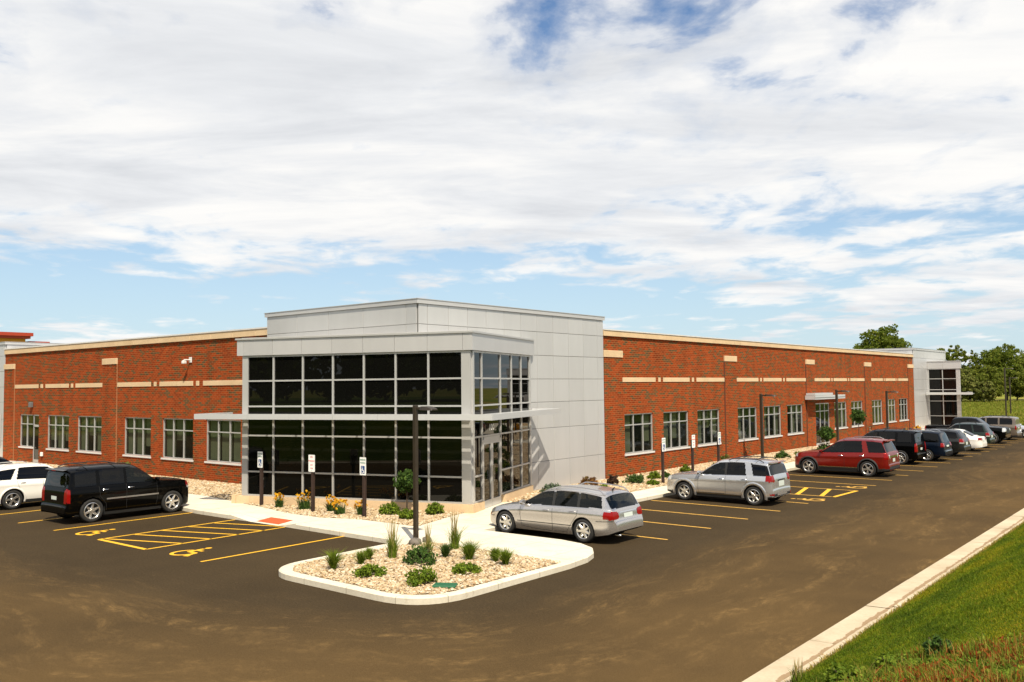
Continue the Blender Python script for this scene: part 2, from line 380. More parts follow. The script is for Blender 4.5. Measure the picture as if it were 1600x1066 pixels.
island_mat('leaf_olive', [(0.0, (0.085, 0.105, 0.016)), (0.5, (0.13, 0.145, 0.026)), (1.0, (0.20, 0.19, 0.05))], trans=0.25)
island_mat('leaf_bright', [(0.0, (0.065, 0.115, 0.005)), (0.5, (0.125, 0.185, 0.010)), (1.0, (0.20, 0.25, 0.02))], trans=0.3)
island_mat('leaf_dark', [(0.0, (0.022, 0.050, 0.008)), (0.6, (0.045, 0.095, 0.012)), (1.0, (0.085, 0.14, 0.02))], trans=0.2)
island_mat('leaf_purple', [(0.0, (0.018, 0.008, 0.006)), (0.6, (0.045, 0.020, 0.012)), (1.0, (0.10, 0.05, 0.02))], trans=0.15)
island_mat('leaf_orange', [(0.0, (0.12, 0.05, 0.015)), (0.6, (0.20, 0.085, 0.02)), (1.0, (0.14, 0.11, 0.025))], trans=0.2)
island_mat('leaf_grey', [(0.0, (0.06, 0.09, 0.05)), (1.0, (0.14, 0.18, 0.11))], trans=0.2)
island_mat('flower_yellow', [(0.0, (0.55, 0.22, 0.006)), (0.5, (0.68, 0.36, 0.012)), (1.0, (0.76, 0.50, 0.03))], trans=0.2)
island_mat('seed_grass', [(0.0, (0.16, 0.17, 0.03)), (0.5, (0.30, 0.24, 0.08)), (1.0, (0.40, 0.30, 0.13))], trans=0.25)

def grass_mat():
    mt, nt, out = newmat('grass_blades')
    g = N(nt, 'ShaderNodeNewGeometry')
    a = ramp(nt, g.outputs['Random Per Island'], [(0.0, (0.055, 0.092, 0.001)), (0.4, (0.105, 0.150, 0.002)), (0.8, (0.160, 0.195, 0.003)), (0.95, (0.17, 0.18, 0.008)), (1.0, (0.28, 0.20, 0.03))])
    mp = N(nt, 'ShaderNodeMapping', ins={'Vector': g.outputs['Position'], 'Rotation': (0, 0, R(25)), 'Scale': (1.0, 0.35, 0.2)}).outputs[0]
    n = N(nt, 'ShaderNodeTexNoise', ins={'Vector': mp, 'Scale': 1.1, 'Detail': 5.0, 'Roughness': 0.6}).outputs[0]
    c = mixc(nt, 1.0, a, ramp(nt, n, [(0.34, (0.42, 0.55, 0.6)), (0.50, (0.95, 1.0, 1.0)), (0.66, (1.65, 1.25, 1.1))]), 'MULTIPLY')
    b = N(nt, 'ShaderNodeBsdfPrincipled', ins={'Base Color': c, 'Roughness': 0.8, 'Specular IOR Level': 0.25})
    t = N(nt, 'ShaderNodeBsdfTranslucent', ins={'Color': c})
    mx = N(nt, 'ShaderNodeMixShader', ins={0: 0.3, 1: b.outputs[0], 2: t.outputs[0]})
    nt.links.new(mx.outputs[0], out.inputs[0])


grass_mat()
island_mat('meadow_blades', [(0.0, (0.12, 0.16, 0.010)), (0.7, (0.17, 0.19, 0.018)), (1.0, (0.28, 0.23, 0.045))], trans=0.25)
island_mat('weed_red', [(0.0, (0.13, 0.020, 0.003)), (0.5, (0.30, 0.048, 0.006)), (0.8, (0.24, 0.085, 0.010)), (1.0, (0.30, 0.17, 0.03))], trans=0.25)
island_mat('weed_straw', [(0.0, (0.13, 0.15, 0.010)), (0.5, (0.28, 0.20, 0.035)), (1.0, (0.40, 0.28, 0.07))], trans=0.25)


# ------------------------------------------------------------------ helpers
def tag(o, label=None, cat=None, group=None, kind=None):
    if label: o['label'] = label
    if cat: o['category'] = cat
    if group: o['group'] = group
    if kind: o['kind'] = kind
    return o


def empty(name, loc=(0, 0, 0), rz=0.0, parent=None):
    o = bpy.data.objects.new(name, None); col.objects.link(o)
    o.location = loc; o.rotation_euler = (0, 0, rz); o.empty_display_size = 0.2
    if parent: o.parent = parent
    return o


def link(name, me, parent=None, loc=(0, 0, 0), rz=0.0):
    o = bpy.data.objects.new(name, me); col.objects.link(o)
    o.location = loc; o.rotation_euler = (0, 0, rz)
    if parent: o.parent = parent
    return o


class MB:
    def __init__(s): s.v = []; s.f = []
    def add(s, vs, fs):
        k = len(s.v); s.v += [tuple(p) for p in vs]; s.f += [tuple(i + k for i in f) for f in fs]; return s
    def box(s, x0, x1, y0, y1, z0, z1):
        return s.add([(x0, y0, z0), (x1, y0, z0), (x1, y1, z0), (x0, y1, z0), (x0, y0, z1), (x1, y0, z1), (x1, y1, z1), (x0, y1, z1)],
                     [(0, 3, 2, 1), (4, 5, 6, 7), (0, 1, 5, 4), (1, 2, 6, 5), (2, 3, 7, 6), (3, 0, 4, 7)])
    def bbox(s, x0, x1, y0, y1, z0, z1, b=0.01):
        """box with chamfered vertical and top edges"""
        pts = [(x0 + b, y0), (x1 - b, y0), (x1, y0 + b), (x1, y1 - b), (x1 - b, y1), (x0 + b, y1), (x0, y1 - b), (x0, y0 + b)]
        cx, cy = (x0 + x1) / 2, (y0 + y1) / 2
        ins = [(px - math.copysign(b, px - cx), py - math.copysign(b, py - cy)) for px, py in pts]
        n = 8
        vs = [(px, py, z0) for px, py in pts] + [(px, py, z1 - b) for px, py in pts] + [(px, py, z1) for px, py in ins]
        fs = [tuple(range(n))[::-1]]
        for k in range(2):
            for i in range(n):
                j = (i + 1) % n; fs.append((k * n + i, k * n + j, (k + 1) * n + j, (k + 1) * n + i))
        fs.append(tuple(2 * n + i for i in range(n)))
        return s.add(vs, fs)
    def prism(s, poly, z0, z1):
        n = len(poly)
        fs = [tuple(range(n))[::-1], tuple(range(n, 2 * n))]
        for i in range(n):
            j = (i + 1) % n; fs.append((i, j, n + j, n + i))
        return s.add([(p[0], p[1], z0) for p in poly] + [(p[0], p[1], z1) for p in poly], fs)
    def tube(s, pts, r, n=8, taper=None, cap=True):
        pts = [Vector(p) for p in pts]; rings = []
        for i, p in enumerate(pts):
            t = (pts[min(i + 1, len(pts) - 1)] - pts[max(i - 1, 0)]).normalized()
            a = t.orthogonal().normalized() if abs(t.z) > 0.95 else t.cross(Vector((0, 0, 1))).normalized()
            b = t.cross(a)
            rr = r if taper is None else taper[i]
            rings.append([p + a * (rr * math.cos(2 * math.pi * k / n)) + b * (rr * math.sin(2 * math.pi * k / n)) for k in range(n)])
        vs = [q for rg in rings for q in rg]; fs = []
        for i in range(len(pts) - 1):
            for k in range(n):
                fs.append((i * n + k, i * n + (k + 1) % n, (i + 1) * n + (k + 1) % n, (i + 1) * n + k))
        if cap:
            fs.append(tuple(range(n))[::-1]); fs.append(tuple((len(pts) - 1) * n + k for k in range(n)))
        return s.add(vs, fs)
    def lathe_y(s, prof, n=32, closed=False):
        """prof: (radius, y) turned round the y axis"""
        k = len(prof); vs = []; fs = []
        for i in range(n):
            a = 2 * math.pi * i / n
            for r_, y in prof: vs.append((r_ * math.cos(a), y, r_ * math.sin(a)))
        for i in range(n):
            j = (i + 1) % n
            for q in range(k - 1 if not closed else k):
                w = (q + 1) % k
                fs.append((i * k + q, i * k + w, j * k + w, j * k + q))
        return s.add(vs, fs)
    def stroke(s, pts, w, z, closed=False):
        """flat ribbon along 2-d points"""
        pts = [Vector((p[0], p[1])) for p in pts]; n = len(pts); L = []; Rr = []
        for i, p in enumerate(pts):
            a = pts[(i - 1) % n] if (closed or i > 0) else p
            b = pts[(i + 1) % n] if (closed or i < n - 1) else p
            t1 = (p - a).normalized() if (p - a).length > 1e-9 else (b - p).normalized()
            t2 = (b - p).normalized() if (b - p).length > 1e-9 else t1
            t = (t1 + t2).normalized() if (t1 + t2).length > 1e-6 else t1
            nn = Vector((-t.y, t.x)); k = 1 / max(0.4, nn.dot(Vector((-t1.y, t1.x))))
            L.append(p + nn * (w / 2 * k)); Rr.append(p - nn * (w / 2 * k))
        vs = [(q.x, q.y, z) for q in L] + [(q.x, q.y, z) for q in Rr]
        fs = [(i, n + i, n + (i + 1) % n, (i + 1) % n) for i in range(n if closed else n - 1)]
        return s.add(vs, fs)
    def mesh(s, name, mat, smooth=False, angle=None):
        me = bpy.data.meshes.new(name); me.from_pydata(s.v, [], s.f); me.update()
        if mat: me.materials.append(MATS[mat])
        if smooth:
            me.polygons.foreach_set('use_smooth', [True] * len(me.polygons))
            if angle: me.set_sharp_from_angle(angle=R(angle))
        return me
    def build(s, name, mat, parent=None, smooth=False, angle=None, loc=(0, 0, 0), rz=0.0):
        return link(name, s.mesh(name, mat, smooth, angle), parent, loc, rz)


def np_mesh(name, verts, quads=None, tris=None, mat=None, smooth=False):
    me = bpy.data.meshes.new(name)
    verts = np.asarray(verts, np.float32).reshape(-1, 3)
    loops = []; starts = []; tot = 0
    if quads is not None and len(quads):
        q = np.asarray(quads, np.int32); loops.append(q.ravel()); starts.append(np.arange(len(q)) * 4); tot = len(q) * 4
    if tris is not None and len(tris):
        t = np.asarray(tris, np.int32); loops.append(t.ravel()); starts.append(tot + np.arange(len(t)) * 3)
    lp = np.concatenate(loops).astype(np.int32); st = np.concatenate(starts).astype(np.int32)
    me.vertices.add(len(verts)); me.vertices.foreach_set('co', verts.ravel())
    me.loops.add(len(lp)); me.loops.foreach_set('vertex_index', lp)
    me.polygons.add(len(st)); me.polygons.foreach_set('loop_start', st)
    if smooth: me.polygons.foreach_set('use_smooth', np.ones(len(st), bool))
    me.update(calc_edges=True); me.validate()
    if mat: me.materials.append(MATS[mat])
    return me


def pip(px, py, poly):
    inside = np.zeros(len(px), bool); n = len(poly)
    for i in range(n):
        x1, y1 = poly[i]; x2, y2 = poly[(i + 1) % n]
        c = ((y1 > py) != (y2 > py)) & (px < (x2 - x1) * (py - y1) / (y2 - y1 + 1e-12) + x1)
        inside ^= c
    return inside


def round_poly(pts, rad, seg=7):
    """pts: (x,y) with optional corner radius as 3rd item"""
    out = []; n = len(pts)
    for i in range(n):
        p = Vector(pts[i][:2]); rr = pts[i][2] if len(pts[i]) > 2 else rad
        if rr <= 0: out.append((p.x, p.y)); continue
        a = (Vector(pts[i - 1][:2]) - p); b = (Vector(pts[(i + 1) % n][:2]) - p)
        ang = a.angle(b); d = min(rr / math.tan(ang / 2), a.length * 0.49, b.length * 0.49)
        p0 = p + a.normalized() * d; p1 = p + b.normalized() * d
        for k in range(seg + 1):
            t = k / seg
            q = p0 * (1 - t) ** 2 + p * (2 * t * (1 - t)) + p1 * t ** 2
            out.append((q.x, q.y))
    return out


def text_mesh(name, body, size, mat, parent, loc, rot, align='CENTER'):
    cu = bpy.data.curves.new(name, 'FONT'); cu.body = body; cu.size = size; cu.align_x = align; cu.align_y = 'CENTER'; cu.resolution_u = 2
    cu.extrude = 0.002
    o = bpy.data.objects.new(name, cu)
    me = bpy.data.meshes.new_from_object(o); bpy.data.objects.remove(o); bpy.data.curves.remove(cu)
    me.materials.clear(); me.materials.append(MATS[mat])
    ob = link(name, me, parent, loc); ob.rotation_euler = rot
    return ob


# ------------------------------------------------------------------ ground, lot, kerbs
def berm_r(x, y):
    return np.hypot(np.maximum(x + 17.0, 0), np.maximum(11.5 - y, 0))


def berm_z(x, y):
    r = berm_r(x, y); t = np.clip((r - 11.72) / 8.5, 0, 1)
    fade = np.clip((150 - y) / 40, 0, 1) * np.clip((x + 120) / 40, 0, 1)
    und = 0.05 * np.sin(x * 0.9 + 1.3) * np.sin(y * 0.55) * np.clip((r - 12) / 2, 0, 1)
    return 0.055 + (2.8 * (1 - (1 - t) ** 1.5) + und) * (0.15 + 0.85 * fade)


g = MB(); g.add([(-3500, -3500, -0.06), (3500, -3500, -0.06), (3500, 3500, -0.06), (-3500, 3500, -0.06)], [(0, 1, 2, 3)])
tag(g.build('ground', 'meadow'), 'open meadow ground around the parking lot', kind='structure')

# asphalt sheet: everything inside radius 11.05 of the corner drive, plus the legs
PC = (-17.0, 11.5)


def arc_path(rad, y_far, x_far, n=24):
    pts = [(PC[0] + rad, y_far)]
    k = 26
    for i in range(1, k): pts.append((PC[0] + rad, y_far + (PC[1] - y_far) * i / k))
    for i in range(n + 1):
        a = -math.pi / 2 * i / n
        pts.append((PC[0] + rad * math.cos(a), PC[1] + rad * math.sin(a)))
    for i in range(1, k + 1): pts.append((PC[0] + (x_far - PC[0]) * i / k, PC[1] - rad))
    return pts


edge = arc_path(11.05, 104.0, -95.0)
a = MB(); poly = edge + [(-95.0, 40.0), (-40, 40), (-40, 104.0)]
# fan in strips so that the triangulation stays tidy
a.add([(p[0], p[1], 0.0) for p in poly], [tuple(range(len(poly)))[::-1]])
tag(a.build('parking_lot', 'asphalt'), 'dusty brown asphalt of the parking lot and drive', kind='structure')

kerb = empty('kerb', (0, 0, 0)); tag(kerb, 'pale concrete kerb and gutter between drive and grass bank', kind='structure')


def kerb_run():
    # sections of gutter pan and raised kerb, about 3 m long with a joint between
    path = arc_path(11.05, 104.0, -60.0, 12)
    dense = []
    for i in range(len(path) - 1):
        p, q = Vector(path[i]), Vector(path[i + 1]); n = max(1, int((q - p).length / 0.5))
        for k in range(n): dense.append(p.lerp(q, k / n))
    dense.append(Vector(path[-1]))
    prof = [(0.0, 0.004), (0.47, 0.014), (0.48, 0.015), (0.515, 0.055), (0.54, 0.065), (0.66, 0.065), (0.67, 0.0)]
    acc = []; ln = 0; sect = []
    for i in range(len(dense)):
        acc.append(dense[i])
        if i > 0: ln += (dense[i] - dense[i - 1]).length
        if ln >= 3.0 or i == len(dense) - 1:
            sect.append(acc); acc = [dense[i]]; ln = 0
    for sc_ in sect:
        if len(sc_) < 2: continue
        mb = MB(); rows = []
        jit = random.uniform(-0.004, 0.004)
        for i, p in enumerate(sc_):
            t = (sc_[min(i + 1, len(sc_) - 1)] - sc_[max(0, i - 1)]).normalized()
            nrm = Vector((-t.y, t.x))
            if (p + nrm - Vector(PC)).length < (p - nrm - Vector(PC)).length: nrm = -nrm
            pp = p
            if i == 0: pp = p + t * 0.012
            if i == len(sc_) - 1: pp = p - t * 0.012
            rows.append([(pp.x + nrm.x * a_, pp.y + nrm.y * a_, z_ + jit + 0.004) for a_, z_ in prof])
        k = len(prof)
        vs = [q for r_ in rows for q in r_]; fs = []
        for i in range(len(rows) - 1):
            for j in range(k - 1): fs.append((i * k + j, (i + 1) * k + j, (i + 1) * k + j + 1, i * k + j + 1))
        mb.add(vs, fs); mb.build('kerb_section', 'kerb_concrete', kerb)


kerb_run()


def berm():
    # grid in (radius, position along the path)
    path = arc_path(1.0, 150.0, -120.0, 14)
    rs = [11.66, 11.72, 11.9, 12.2, 12.6, 13.1, 13.7, 14.4, 15.2, 16.1, 17.1, 18.2, 19.5, 21, 22.8, 26, 32, 45, 70, 120]
    P = []
    seg = []
    for i in range(len(path) - 1):
        p, q = Vector(path[i]), Vector(path[i + 1]); n = max(1, int((q - p).length / 1.2))
        for k in range(n): seg.append(p.lerp(q, k / n))
    seg.append(Vector(path[-1]))
    for p in seg:
        d = Vector((max(p.x - PC[0], 0), min(p.y - PC[1], 0)))
        base = Vector((min(p.x, PC[0]), max(p.y, PC[1]))) if True else p
        dirn = d.normalized()
        for r_ in rs:
            q = base + dirn * r_
            P.append((q.x, q.y, 0))
    P = np.array(P); P[:, 2] = berm_z(P[:, 0], P[:, 1]); P[:, 2] = np.where(berm_r(P[:, 0], P[:, 1]) < 11.7, 0.02, P[:, 2])
    k = len(rs); n = len(seg); i, j = np.meshgrid(np.arange(n - 1), np.arange(k - 1), indexing='ij')
    q = np.stack([i * k + j, i * k + j + 1, (i + 1) * k + j + 1, (i + 1) * k + j], -1).reshape(-1, 4)
    o = link('grass_bank', np_mesh('grass_bank', P, q, mat='lawn', smooth=True))
    tag(o, 'mown green grass bank rising beside the drive', kind='structure')


berm()

# raised walk slab with planting island
slab_pts = [(-76, 18.25, 0), (-31.2, 18.25, 1.0), (-29.5, 18.05, 1.0), (-27.4, 18.02, 0), (-27.4, 19.32, 0), (-23.7, 19.32, 0), (-23.7, 18.02, 0), (-18.62, 17.85, 0.25),
            (-18.52, 13.1, 1.25), (-12.86, 12.92, 1.45), (-12.88, 18.1, 0), (-12.98, 19.0, 0), (-13.2, 19.6, 0), (-13.6, 20.15, 0), (-14.2, 20.5, 0), (-15.0, 20.68, 0), (-18.05, 20.66, 0.2), (-18.02, 99.0, 0), (-30, 99.0, 0), (-30, 36, 0), (-76, 36, 0)]
slab = round_poly(slab_pts, 0.0, 9)


def walk_slab():
    n = len(slab)
    P = [Vector(p) for p in slab]
    mb = MB(); ins = []
    for i in range(n):
        t = (P[(i + 1) % n] - P[i - 1]).normalized(); nn = Vector((-t.y, t.x)); ins.append(P[i] + nn * 0.03)
    mb.add([(p.x, p.y, -0.02) for p in P] + [(p.x, p.y, 0.125) for p in P] + [(p.x, p.y, 0.15) for p in ins],
           [(i, (i + 1) % n, n + (i + 1) % n, n + i) for i in range(n)] + [(n + i, n + (i + 1) % n, 2 * n + (i + 1) % n, 2 * n + i) for i in range(n)] + [tuple(2 * n + i for i in range(n))])
    o = mb.build('sidewalk', 'concrete'); tag(o, 'pale concrete walk wrapping the building corner with raised kerb', kind='structure')
    # kerb ramp: middle slope with two flares
    rp = MB(); z1, z0 = 0.15, 0.012
    rp.add([(-27.4, 18.02, z1), (-26.1, 18.0, z0), (-24.6, 18.0, z0), (-23.7, 18.02, z1), (-27.4, 19.32, z1), (-26.1, 19.32, z1), (-24.6, 19.32, z1), (-23.7, 19.32, z1),
            (-27.4, 18.02, 0), (-23.7, 18.02, 0)],
           [(0, 1, 5, 4), (1, 2, 6, 5), (2, 3, 7, 6), (0, 8, 1), (2, 9, 3)])
    ro = rp.build('ramp', 'concrete', o)
    pd = MB(); zz = lambda y: z0 + (z1 - z0) * (y - 18.0) / 1.32 + 0.005
    pd.add([(-25.95, 18.12, zz(18.12)), (-24.72, 18.12, zz(18.12)), (-24.72, 18.72, zz(18.72)), (-25.95, 18.72, zz(18.72))], [(0, 1, 2, 3)])
    # raised domes of the warning pad
    for ix in range(12):
        for iy in range(6):
            x = -25.90 + ix * 0.102; y = 18.17 + iy * 0.1; z = zz(y)
            pd.add([(x - .02, y - .02, z), (x + .02, y - .02, z), (x + .02, y + .02, z), (x - .02, y + .02, z), (x, y, z + 0.008)], [(0, 1, 4), (1, 2, 4), (2, 3, 4), (3, 0, 4)])
    pd.build('warning_pad', 'red_pad', o)['kind'] = 'stuff'
    return o


sidewalk = walk_slab()

A = R(18.8447)
E_ = Vector((math.cos(A), math.sin(A), 0)); N_ = Vector((-math.sin(A), math.cos(A), 0))
P0 = Vector((-20.66, 23.18, 0))

BEDS = {
    'island': round_poly([(-17.95, 17.55, .5), (-18.28, 13.35, 1.1), (-13.1, 13.15, 1.2), (-13.08, 17.98, .05), (-17.6, 18.1, .2)], 0.0, 8),
    'front': [(-29.6, 20.05), (-28.1, 19.88), (-26.8, 19.6), (-25.7, 19.42), (-24.1, 19.42), (-23.3, 19.75), (-22.5, 19.92), (-20.3, 19.95), (-20.12, 20.1), (-20.67, 22.0), (-20.92, 23.2), (-24.9, 21.95), (-29.85, 20.25)],
    'left': [(-58, 20.65), (-33.0, 20.62), (-31.2, 20.3), (-30.0, 20.2), (-30.0, 22.9), (-30.0, 23.95), (-58, 23.95)],
    'right': [(-21.62, 26.15), (-20.8, 26.35), (-19.9, 27.0), (-19.32, 28.4), (-19.3, 60.8), (-22.9, 60.8), (-22.9, 29.4)],
    'far': [(-19.3, 65.6), (-19.3, 86.0), (-22.9, 86.0), (-22.9, 65.6)],
}
PX_SCALE = 1386.45 / 1600 * 1024


def stones_mesh(poly, dens, smin, smax, z, seed):
    rg = np.random.default_rng(seed)
    xs = np.array([p[0] for p in poly]); ys = np.array([p[1] for p in poly])
    area = (xs.max() - xs.min()) * (ys.max() - ys.min())
    n = int(area * dens)
    x = rg.uniform(xs.min(), xs.max(), n); y = rg.uniform(ys.min(), ys.max(), n)
    k = pip(x, y, poly); x = x[k]; y = y[k]; n = len(x)
    # flattened pebble: 6-sided two-ring lump
    base = []
    for i in range(5):
        a_ = 2 * math.pi * i / 5; base.append((math.cos(a_), math.sin(a_), -0.25))
    for i in range(5):
        a_ = 2 * math.pi * (i + .5) / 5; base.append((0.72 * math.cos(a_), 0.72 * math.sin(a_), 0.45))
    base.append((0, 0, 0.62))
    base = np.array(base)
    tri = []
    for i in range(5):
        j = (i + 1) % 5; tri += [(i, j, 5 + i), (j, 5 + j, 5 + i), (5 + i, 5 + j, 10)]
    tri = np.array(tri)
    s = rg.uniform(smin, smax, (n, 1, 1)) * 0.5
    V = np.repeat(base[None], n, 0) * (1 + rg.uniform(-0.22, 0.22, (n, 11, 3)))
    V[:, :, 0] *= rg.uniform(0.9, 1.5, (n, 1)); V[:, :, 2] *= rg.uniform(0.5, 1.0, (n, 1))
    an = rg.uniform(0, 2 * math.pi, n); c, sn = np.cos(an)[:, None], np.sin(an)[:, None]
    tx = rg.normal(0, 0.25, (n, 1))
    X = V[:, :, 0] * c - V[:, :, 1] * sn; Yy = V[:, :, 0] * sn + V[:, :, 1] * c
    W = np.stack([X, Yy, V[:, :, 2] + tx * X], -1) * s
    W[:, :, 0] += x[:, None]; W[:, :, 1] += y[:, None]; W[:, :, 2] += (z + rg.uniform(-0.012, 0.016, n))[:, None]
    T = (tri[None] + (np.arange(n) * 11)[:, None, None]).reshape(-1, 3)
    return np_mesh('gravel', W, tris=T, mat='stones')


for nm, (lab, dens, s0, s1, zz_) in {
    'island': ('tan river stone filling the planting island', 620, 0.035, 0.085, 0.165),
    'front': ('tan river stone below the dark glass entrance front', 420, 0.045, 0.09, 0.16),
    'left': ('tan river stone along the left brick wall', 240, 0.05, 0.11, 0.16),
    'right': ('tan river stone along the right brick wall before the side door', 230, 0.055, 0.11, 0.16),
    'far': ('tan river stone along the far end of the right brick wall', 70, 0.09, 0.17, 0.16)}.items():
    o = link('gravel', stones_mesh(BEDS[nm], dens, s0, s1, zz_, hash(nm) % 1000 if False else len(nm) * 7)); tag(o, lab, 'gravel', kind='stuff')
    b_ = MB(); pl = BEDS[nm]; b_.add([(p[0], p[1], 0.156) for p in pl], [tuple(range(len(pl)))])
    so = b_.build('planting_bed', 'gravel_soil'); tag(so, 'sandy soil bed under the stones: ' + lab.split(' stone ')[1], kind='structure')
    me = so.data
    if me.polygons[0].normal.z < 0: me.flip_normals()


# ------------------------------------------------------------------ painted markings
lot_paint = empty('parking_markings'); tag(lot_paint, 'yellow painted stall lines on the asphalt', kind='structure')
ZP = 0.004


def line(x0, y0, x1, y1, w=0.10, mat='yellow_worn', name='stall_line'):
    mb = MB(); mb.stroke([(x0, y0), (x0 + (x1 - x0) * .5, y0 + (y1 - y0) * .5), (x1, y1)], w, ZP); mb.build(name, mat, lot_paint)


ENDS = [(-12.99, 23.14), (-12.89, 25.72), (-12.77, 28.19), (-12.64, 30.6), (-12.59, 33.15)]
for x, y in ENDS: line(-17.9, y + 0.05, x, y)
line(-17.9, 40.55, -12.36, 40.55)
for y in (43.14, 45.78, 48.5, 51.3, 54.1, 56.9, 59.5, 61.95, 64.3, 66.8, 69.3, 71.8, 74.3, 76.9, 79.5, 82.1): line(-17.9, y, -12.42, y)
# striped access aisle on the right row
line(-17.9, 38.2, -12.42, 38.2); line(-17.9, 35.62, -14.1, 35.62)
line(-14.1, 35.62, -12.53, 35.64); line(-12.5, 35.60, -12.42, 38.2, 0.16, 'yellow_paint', 'aisle_stripe')
line(-13.0, 35.66, -13.55, 38.16, 0.18, 'yellow_paint', 'aisle_stripe')
line(-14.0, 35.66, -14.55, 38.16, 0.18, 'yellow_paint', 'aisle_stripe')
line(-15.0, 35.66, -15.55, 38.16, 0.18, 'yellow_paint', 'aisle_stripe')
line(-16.0, 35.66, -16.55, 38.16, 0.18, 'yellow_paint', 'aisle_stripe')
# left row
for x, y0, y1 in ((-21.2, 13.1, 18.0), (-29.85, 13.15, 18.25), (-32.55, 13.15, 18.2), (-35.35, 13.2, 18.2), (-38.2, 13.2, 18.2), (-41.0, 13.2, 18.2), (-43.9, 13.2, 18.2)):
    line(x, y0, x - 0.03, y1, 0.10, 'yellow_paint')
line(-24.12, 13.18, -24.22, 18.0, 0.10, 'yellow_paint'); line(-26.92, 13.2, -27.02, 18.0, 0.10, 'yellow_paint')
line(-26.92, 13.2, -24.12, 13.18, 0.14, 'yellow_paint', 'aisle_stripe')
for k in range(5):
    ya = 13.35 + k * 0.95
    line(-26.93, ya, -24.15, ya + 0.98, 0.10, 'yellow_paint', 'aisle_stripe')


def wheelchair(place, w, mat, name, parent, z, flat=True):
    """accessible-parking symbol: wheel, seated body, head. place(u,v)->2-d point; unit square about 1 high"""
    mb = MB(); pts = []
    for k in range(19):
        a_ = R(115 + 265 * k / 18); pts.append((0.02 + 0.30 * math.cos(a_), 0.30 + 0.30 * math.sin(a_)))
    mb.stroke([place(*p) for p in pts], w, z)
    mb.stroke([place(*p) for p in [(-0.06, 0.80), (-0.02, 0.42), (0.28, 0.40), (0.42, 0.10), (0.52, 0.13)]], w * 1.15, z + (0.0015 if flat else 0.0))
    mb.stroke([place(*p) for p in [(-0.04, 0.62), (0.22, 0.62)]], w, z + (0.0008 if flat else 0.0))
    hd = [place(-0.07 + 0.085 * math.cos(2 * math.pi * k / 10), 0.92 + 0.085 * math.sin(2 * math.pi * k / 10)) for k in range(10)]
    mb.add([(p[0], p[1], z) for p in hd], [tuple(range(10))])
    o = mb.build(name, mat, parent); o['kind'] = 'stuff'
    return o


wheelchair(lambda u, v: (-22.75 + u * 1.1, 13.2 + v * 1.25), 0.11, 'yellow_paint', 'accessible_symbol', lot_paint, ZP)
wheelchair(lambda u, v: (-28.4 + u * 1.1, 13.25 + v * 1.25), 0.11, 'yellow_paint', 'accessible_symbol', lot_paint, ZP)
wheelchair(lambda u, v: (-12.45 - v * 1.25, 34.3 + u * 1.0), 0.11, 'yellow_worn', 'accessible_symbol', lot_paint, ZP)
wheelchair(lambda u, v: (-12.45 - v * 1.25, 39.4 + u * 1.0), 0.11, 'yellow_worn', 'accessible_symbol', lot_paint, ZP)

# ------------------------------------------------------------------ office building
office = empty('office_building', (-22.9, 34.95, 0))
tag(office, 'long low red brick office with grey metal entrance blocks and dark glass corner', 'building')
OFF = Vector((-22.9, 34.95, 0))


def ob(mb, name, mat, parent=office, smooth=False, angle=None):
    """build in world coordinates below the office empty or one of its parts"""
    o = mb.build(name, mat, parent, smooth, angle)
    o.location = -OFF if parent is office else (0, 0, 0)
    return o


def part_empty(name):
    o = empty(name, -OFF, 0, office); return o


def wall_open(axis, c, u0, u1, z0, z1, ops, depth, sgn):
    """wall face with real openings and reveals. axis 'x': plane x=c, u is y; axis 'y': plane y=c, u is x. sgn: side the depth goes to"""
    us = sorted({u0, u1, *[o[0] for o in ops], *[o[1] for o in ops]}); zs = sorted({z0, z1, *[o[2] for o in ops], *[o[3] for o in ops]})
    mb = MB()
    P = (lambda u, d, z: (c + d, u, z)) if axis == 'x' else (lambda u, d, z: (u, c + d, z))
    for i in range(len(us) - 1):
        for j in range(len(zs) - 1):
            cu, cz = (us[i] + us[i + 1]) / 2, (zs[j] + zs[j + 1]) / 2
            if any(o[0] < cu < o[1] and o[2] < cz < o[3] for o in ops): continue
            mb.add([P(us[i], 0, zs[j]), P(us[i + 1], 0, zs[j]), P(us[i + 1], 0, zs[j + 1]), P(us[i], 0, zs[j + 1])], [(0, 1, 2, 3)])
    d = depth * sgn
    for o in ops:
        a0, a1, b0, b1 = o
        for (p, q) in (((a0, b0), (a0, b1)), ((a1, b1), (a1, b0)), ((a0, b1), (a1, b1)), ((a1, b0), (a0, b0))):
            mb.add([P(p[0], 0, p[1]), P(q[0], 0, q[1]), P(q[0], d, q[1]), P(p[0], d, p[1])], [(0, 1, 2, 3)])
    return mb


XR = -22.88; YL = 23.90; WZ0, WZ1 = 1.20, 3.12
RBAYS = [36.6, 49.25, 61.9, 74.5]
RWIN = []; RDOOR = (62.1, 64.8)
for bi, b in enumerate(RBAYS):
    for k, off in enumerate((0.2, 3.97, 7.72)):
        if bi == 2 and k == 0: continue
        RWIN.append((b + off, b + off + 2.72))
LWIN = [(-55.32, -52.52), (-51.47, -48.62), (-46.13, -43.38), (-42.26, -39.43), (-38.31, -35.45)]
LDOORWIN = (-59.17, -57.3); LDOOR = (-57.3, -56.47)


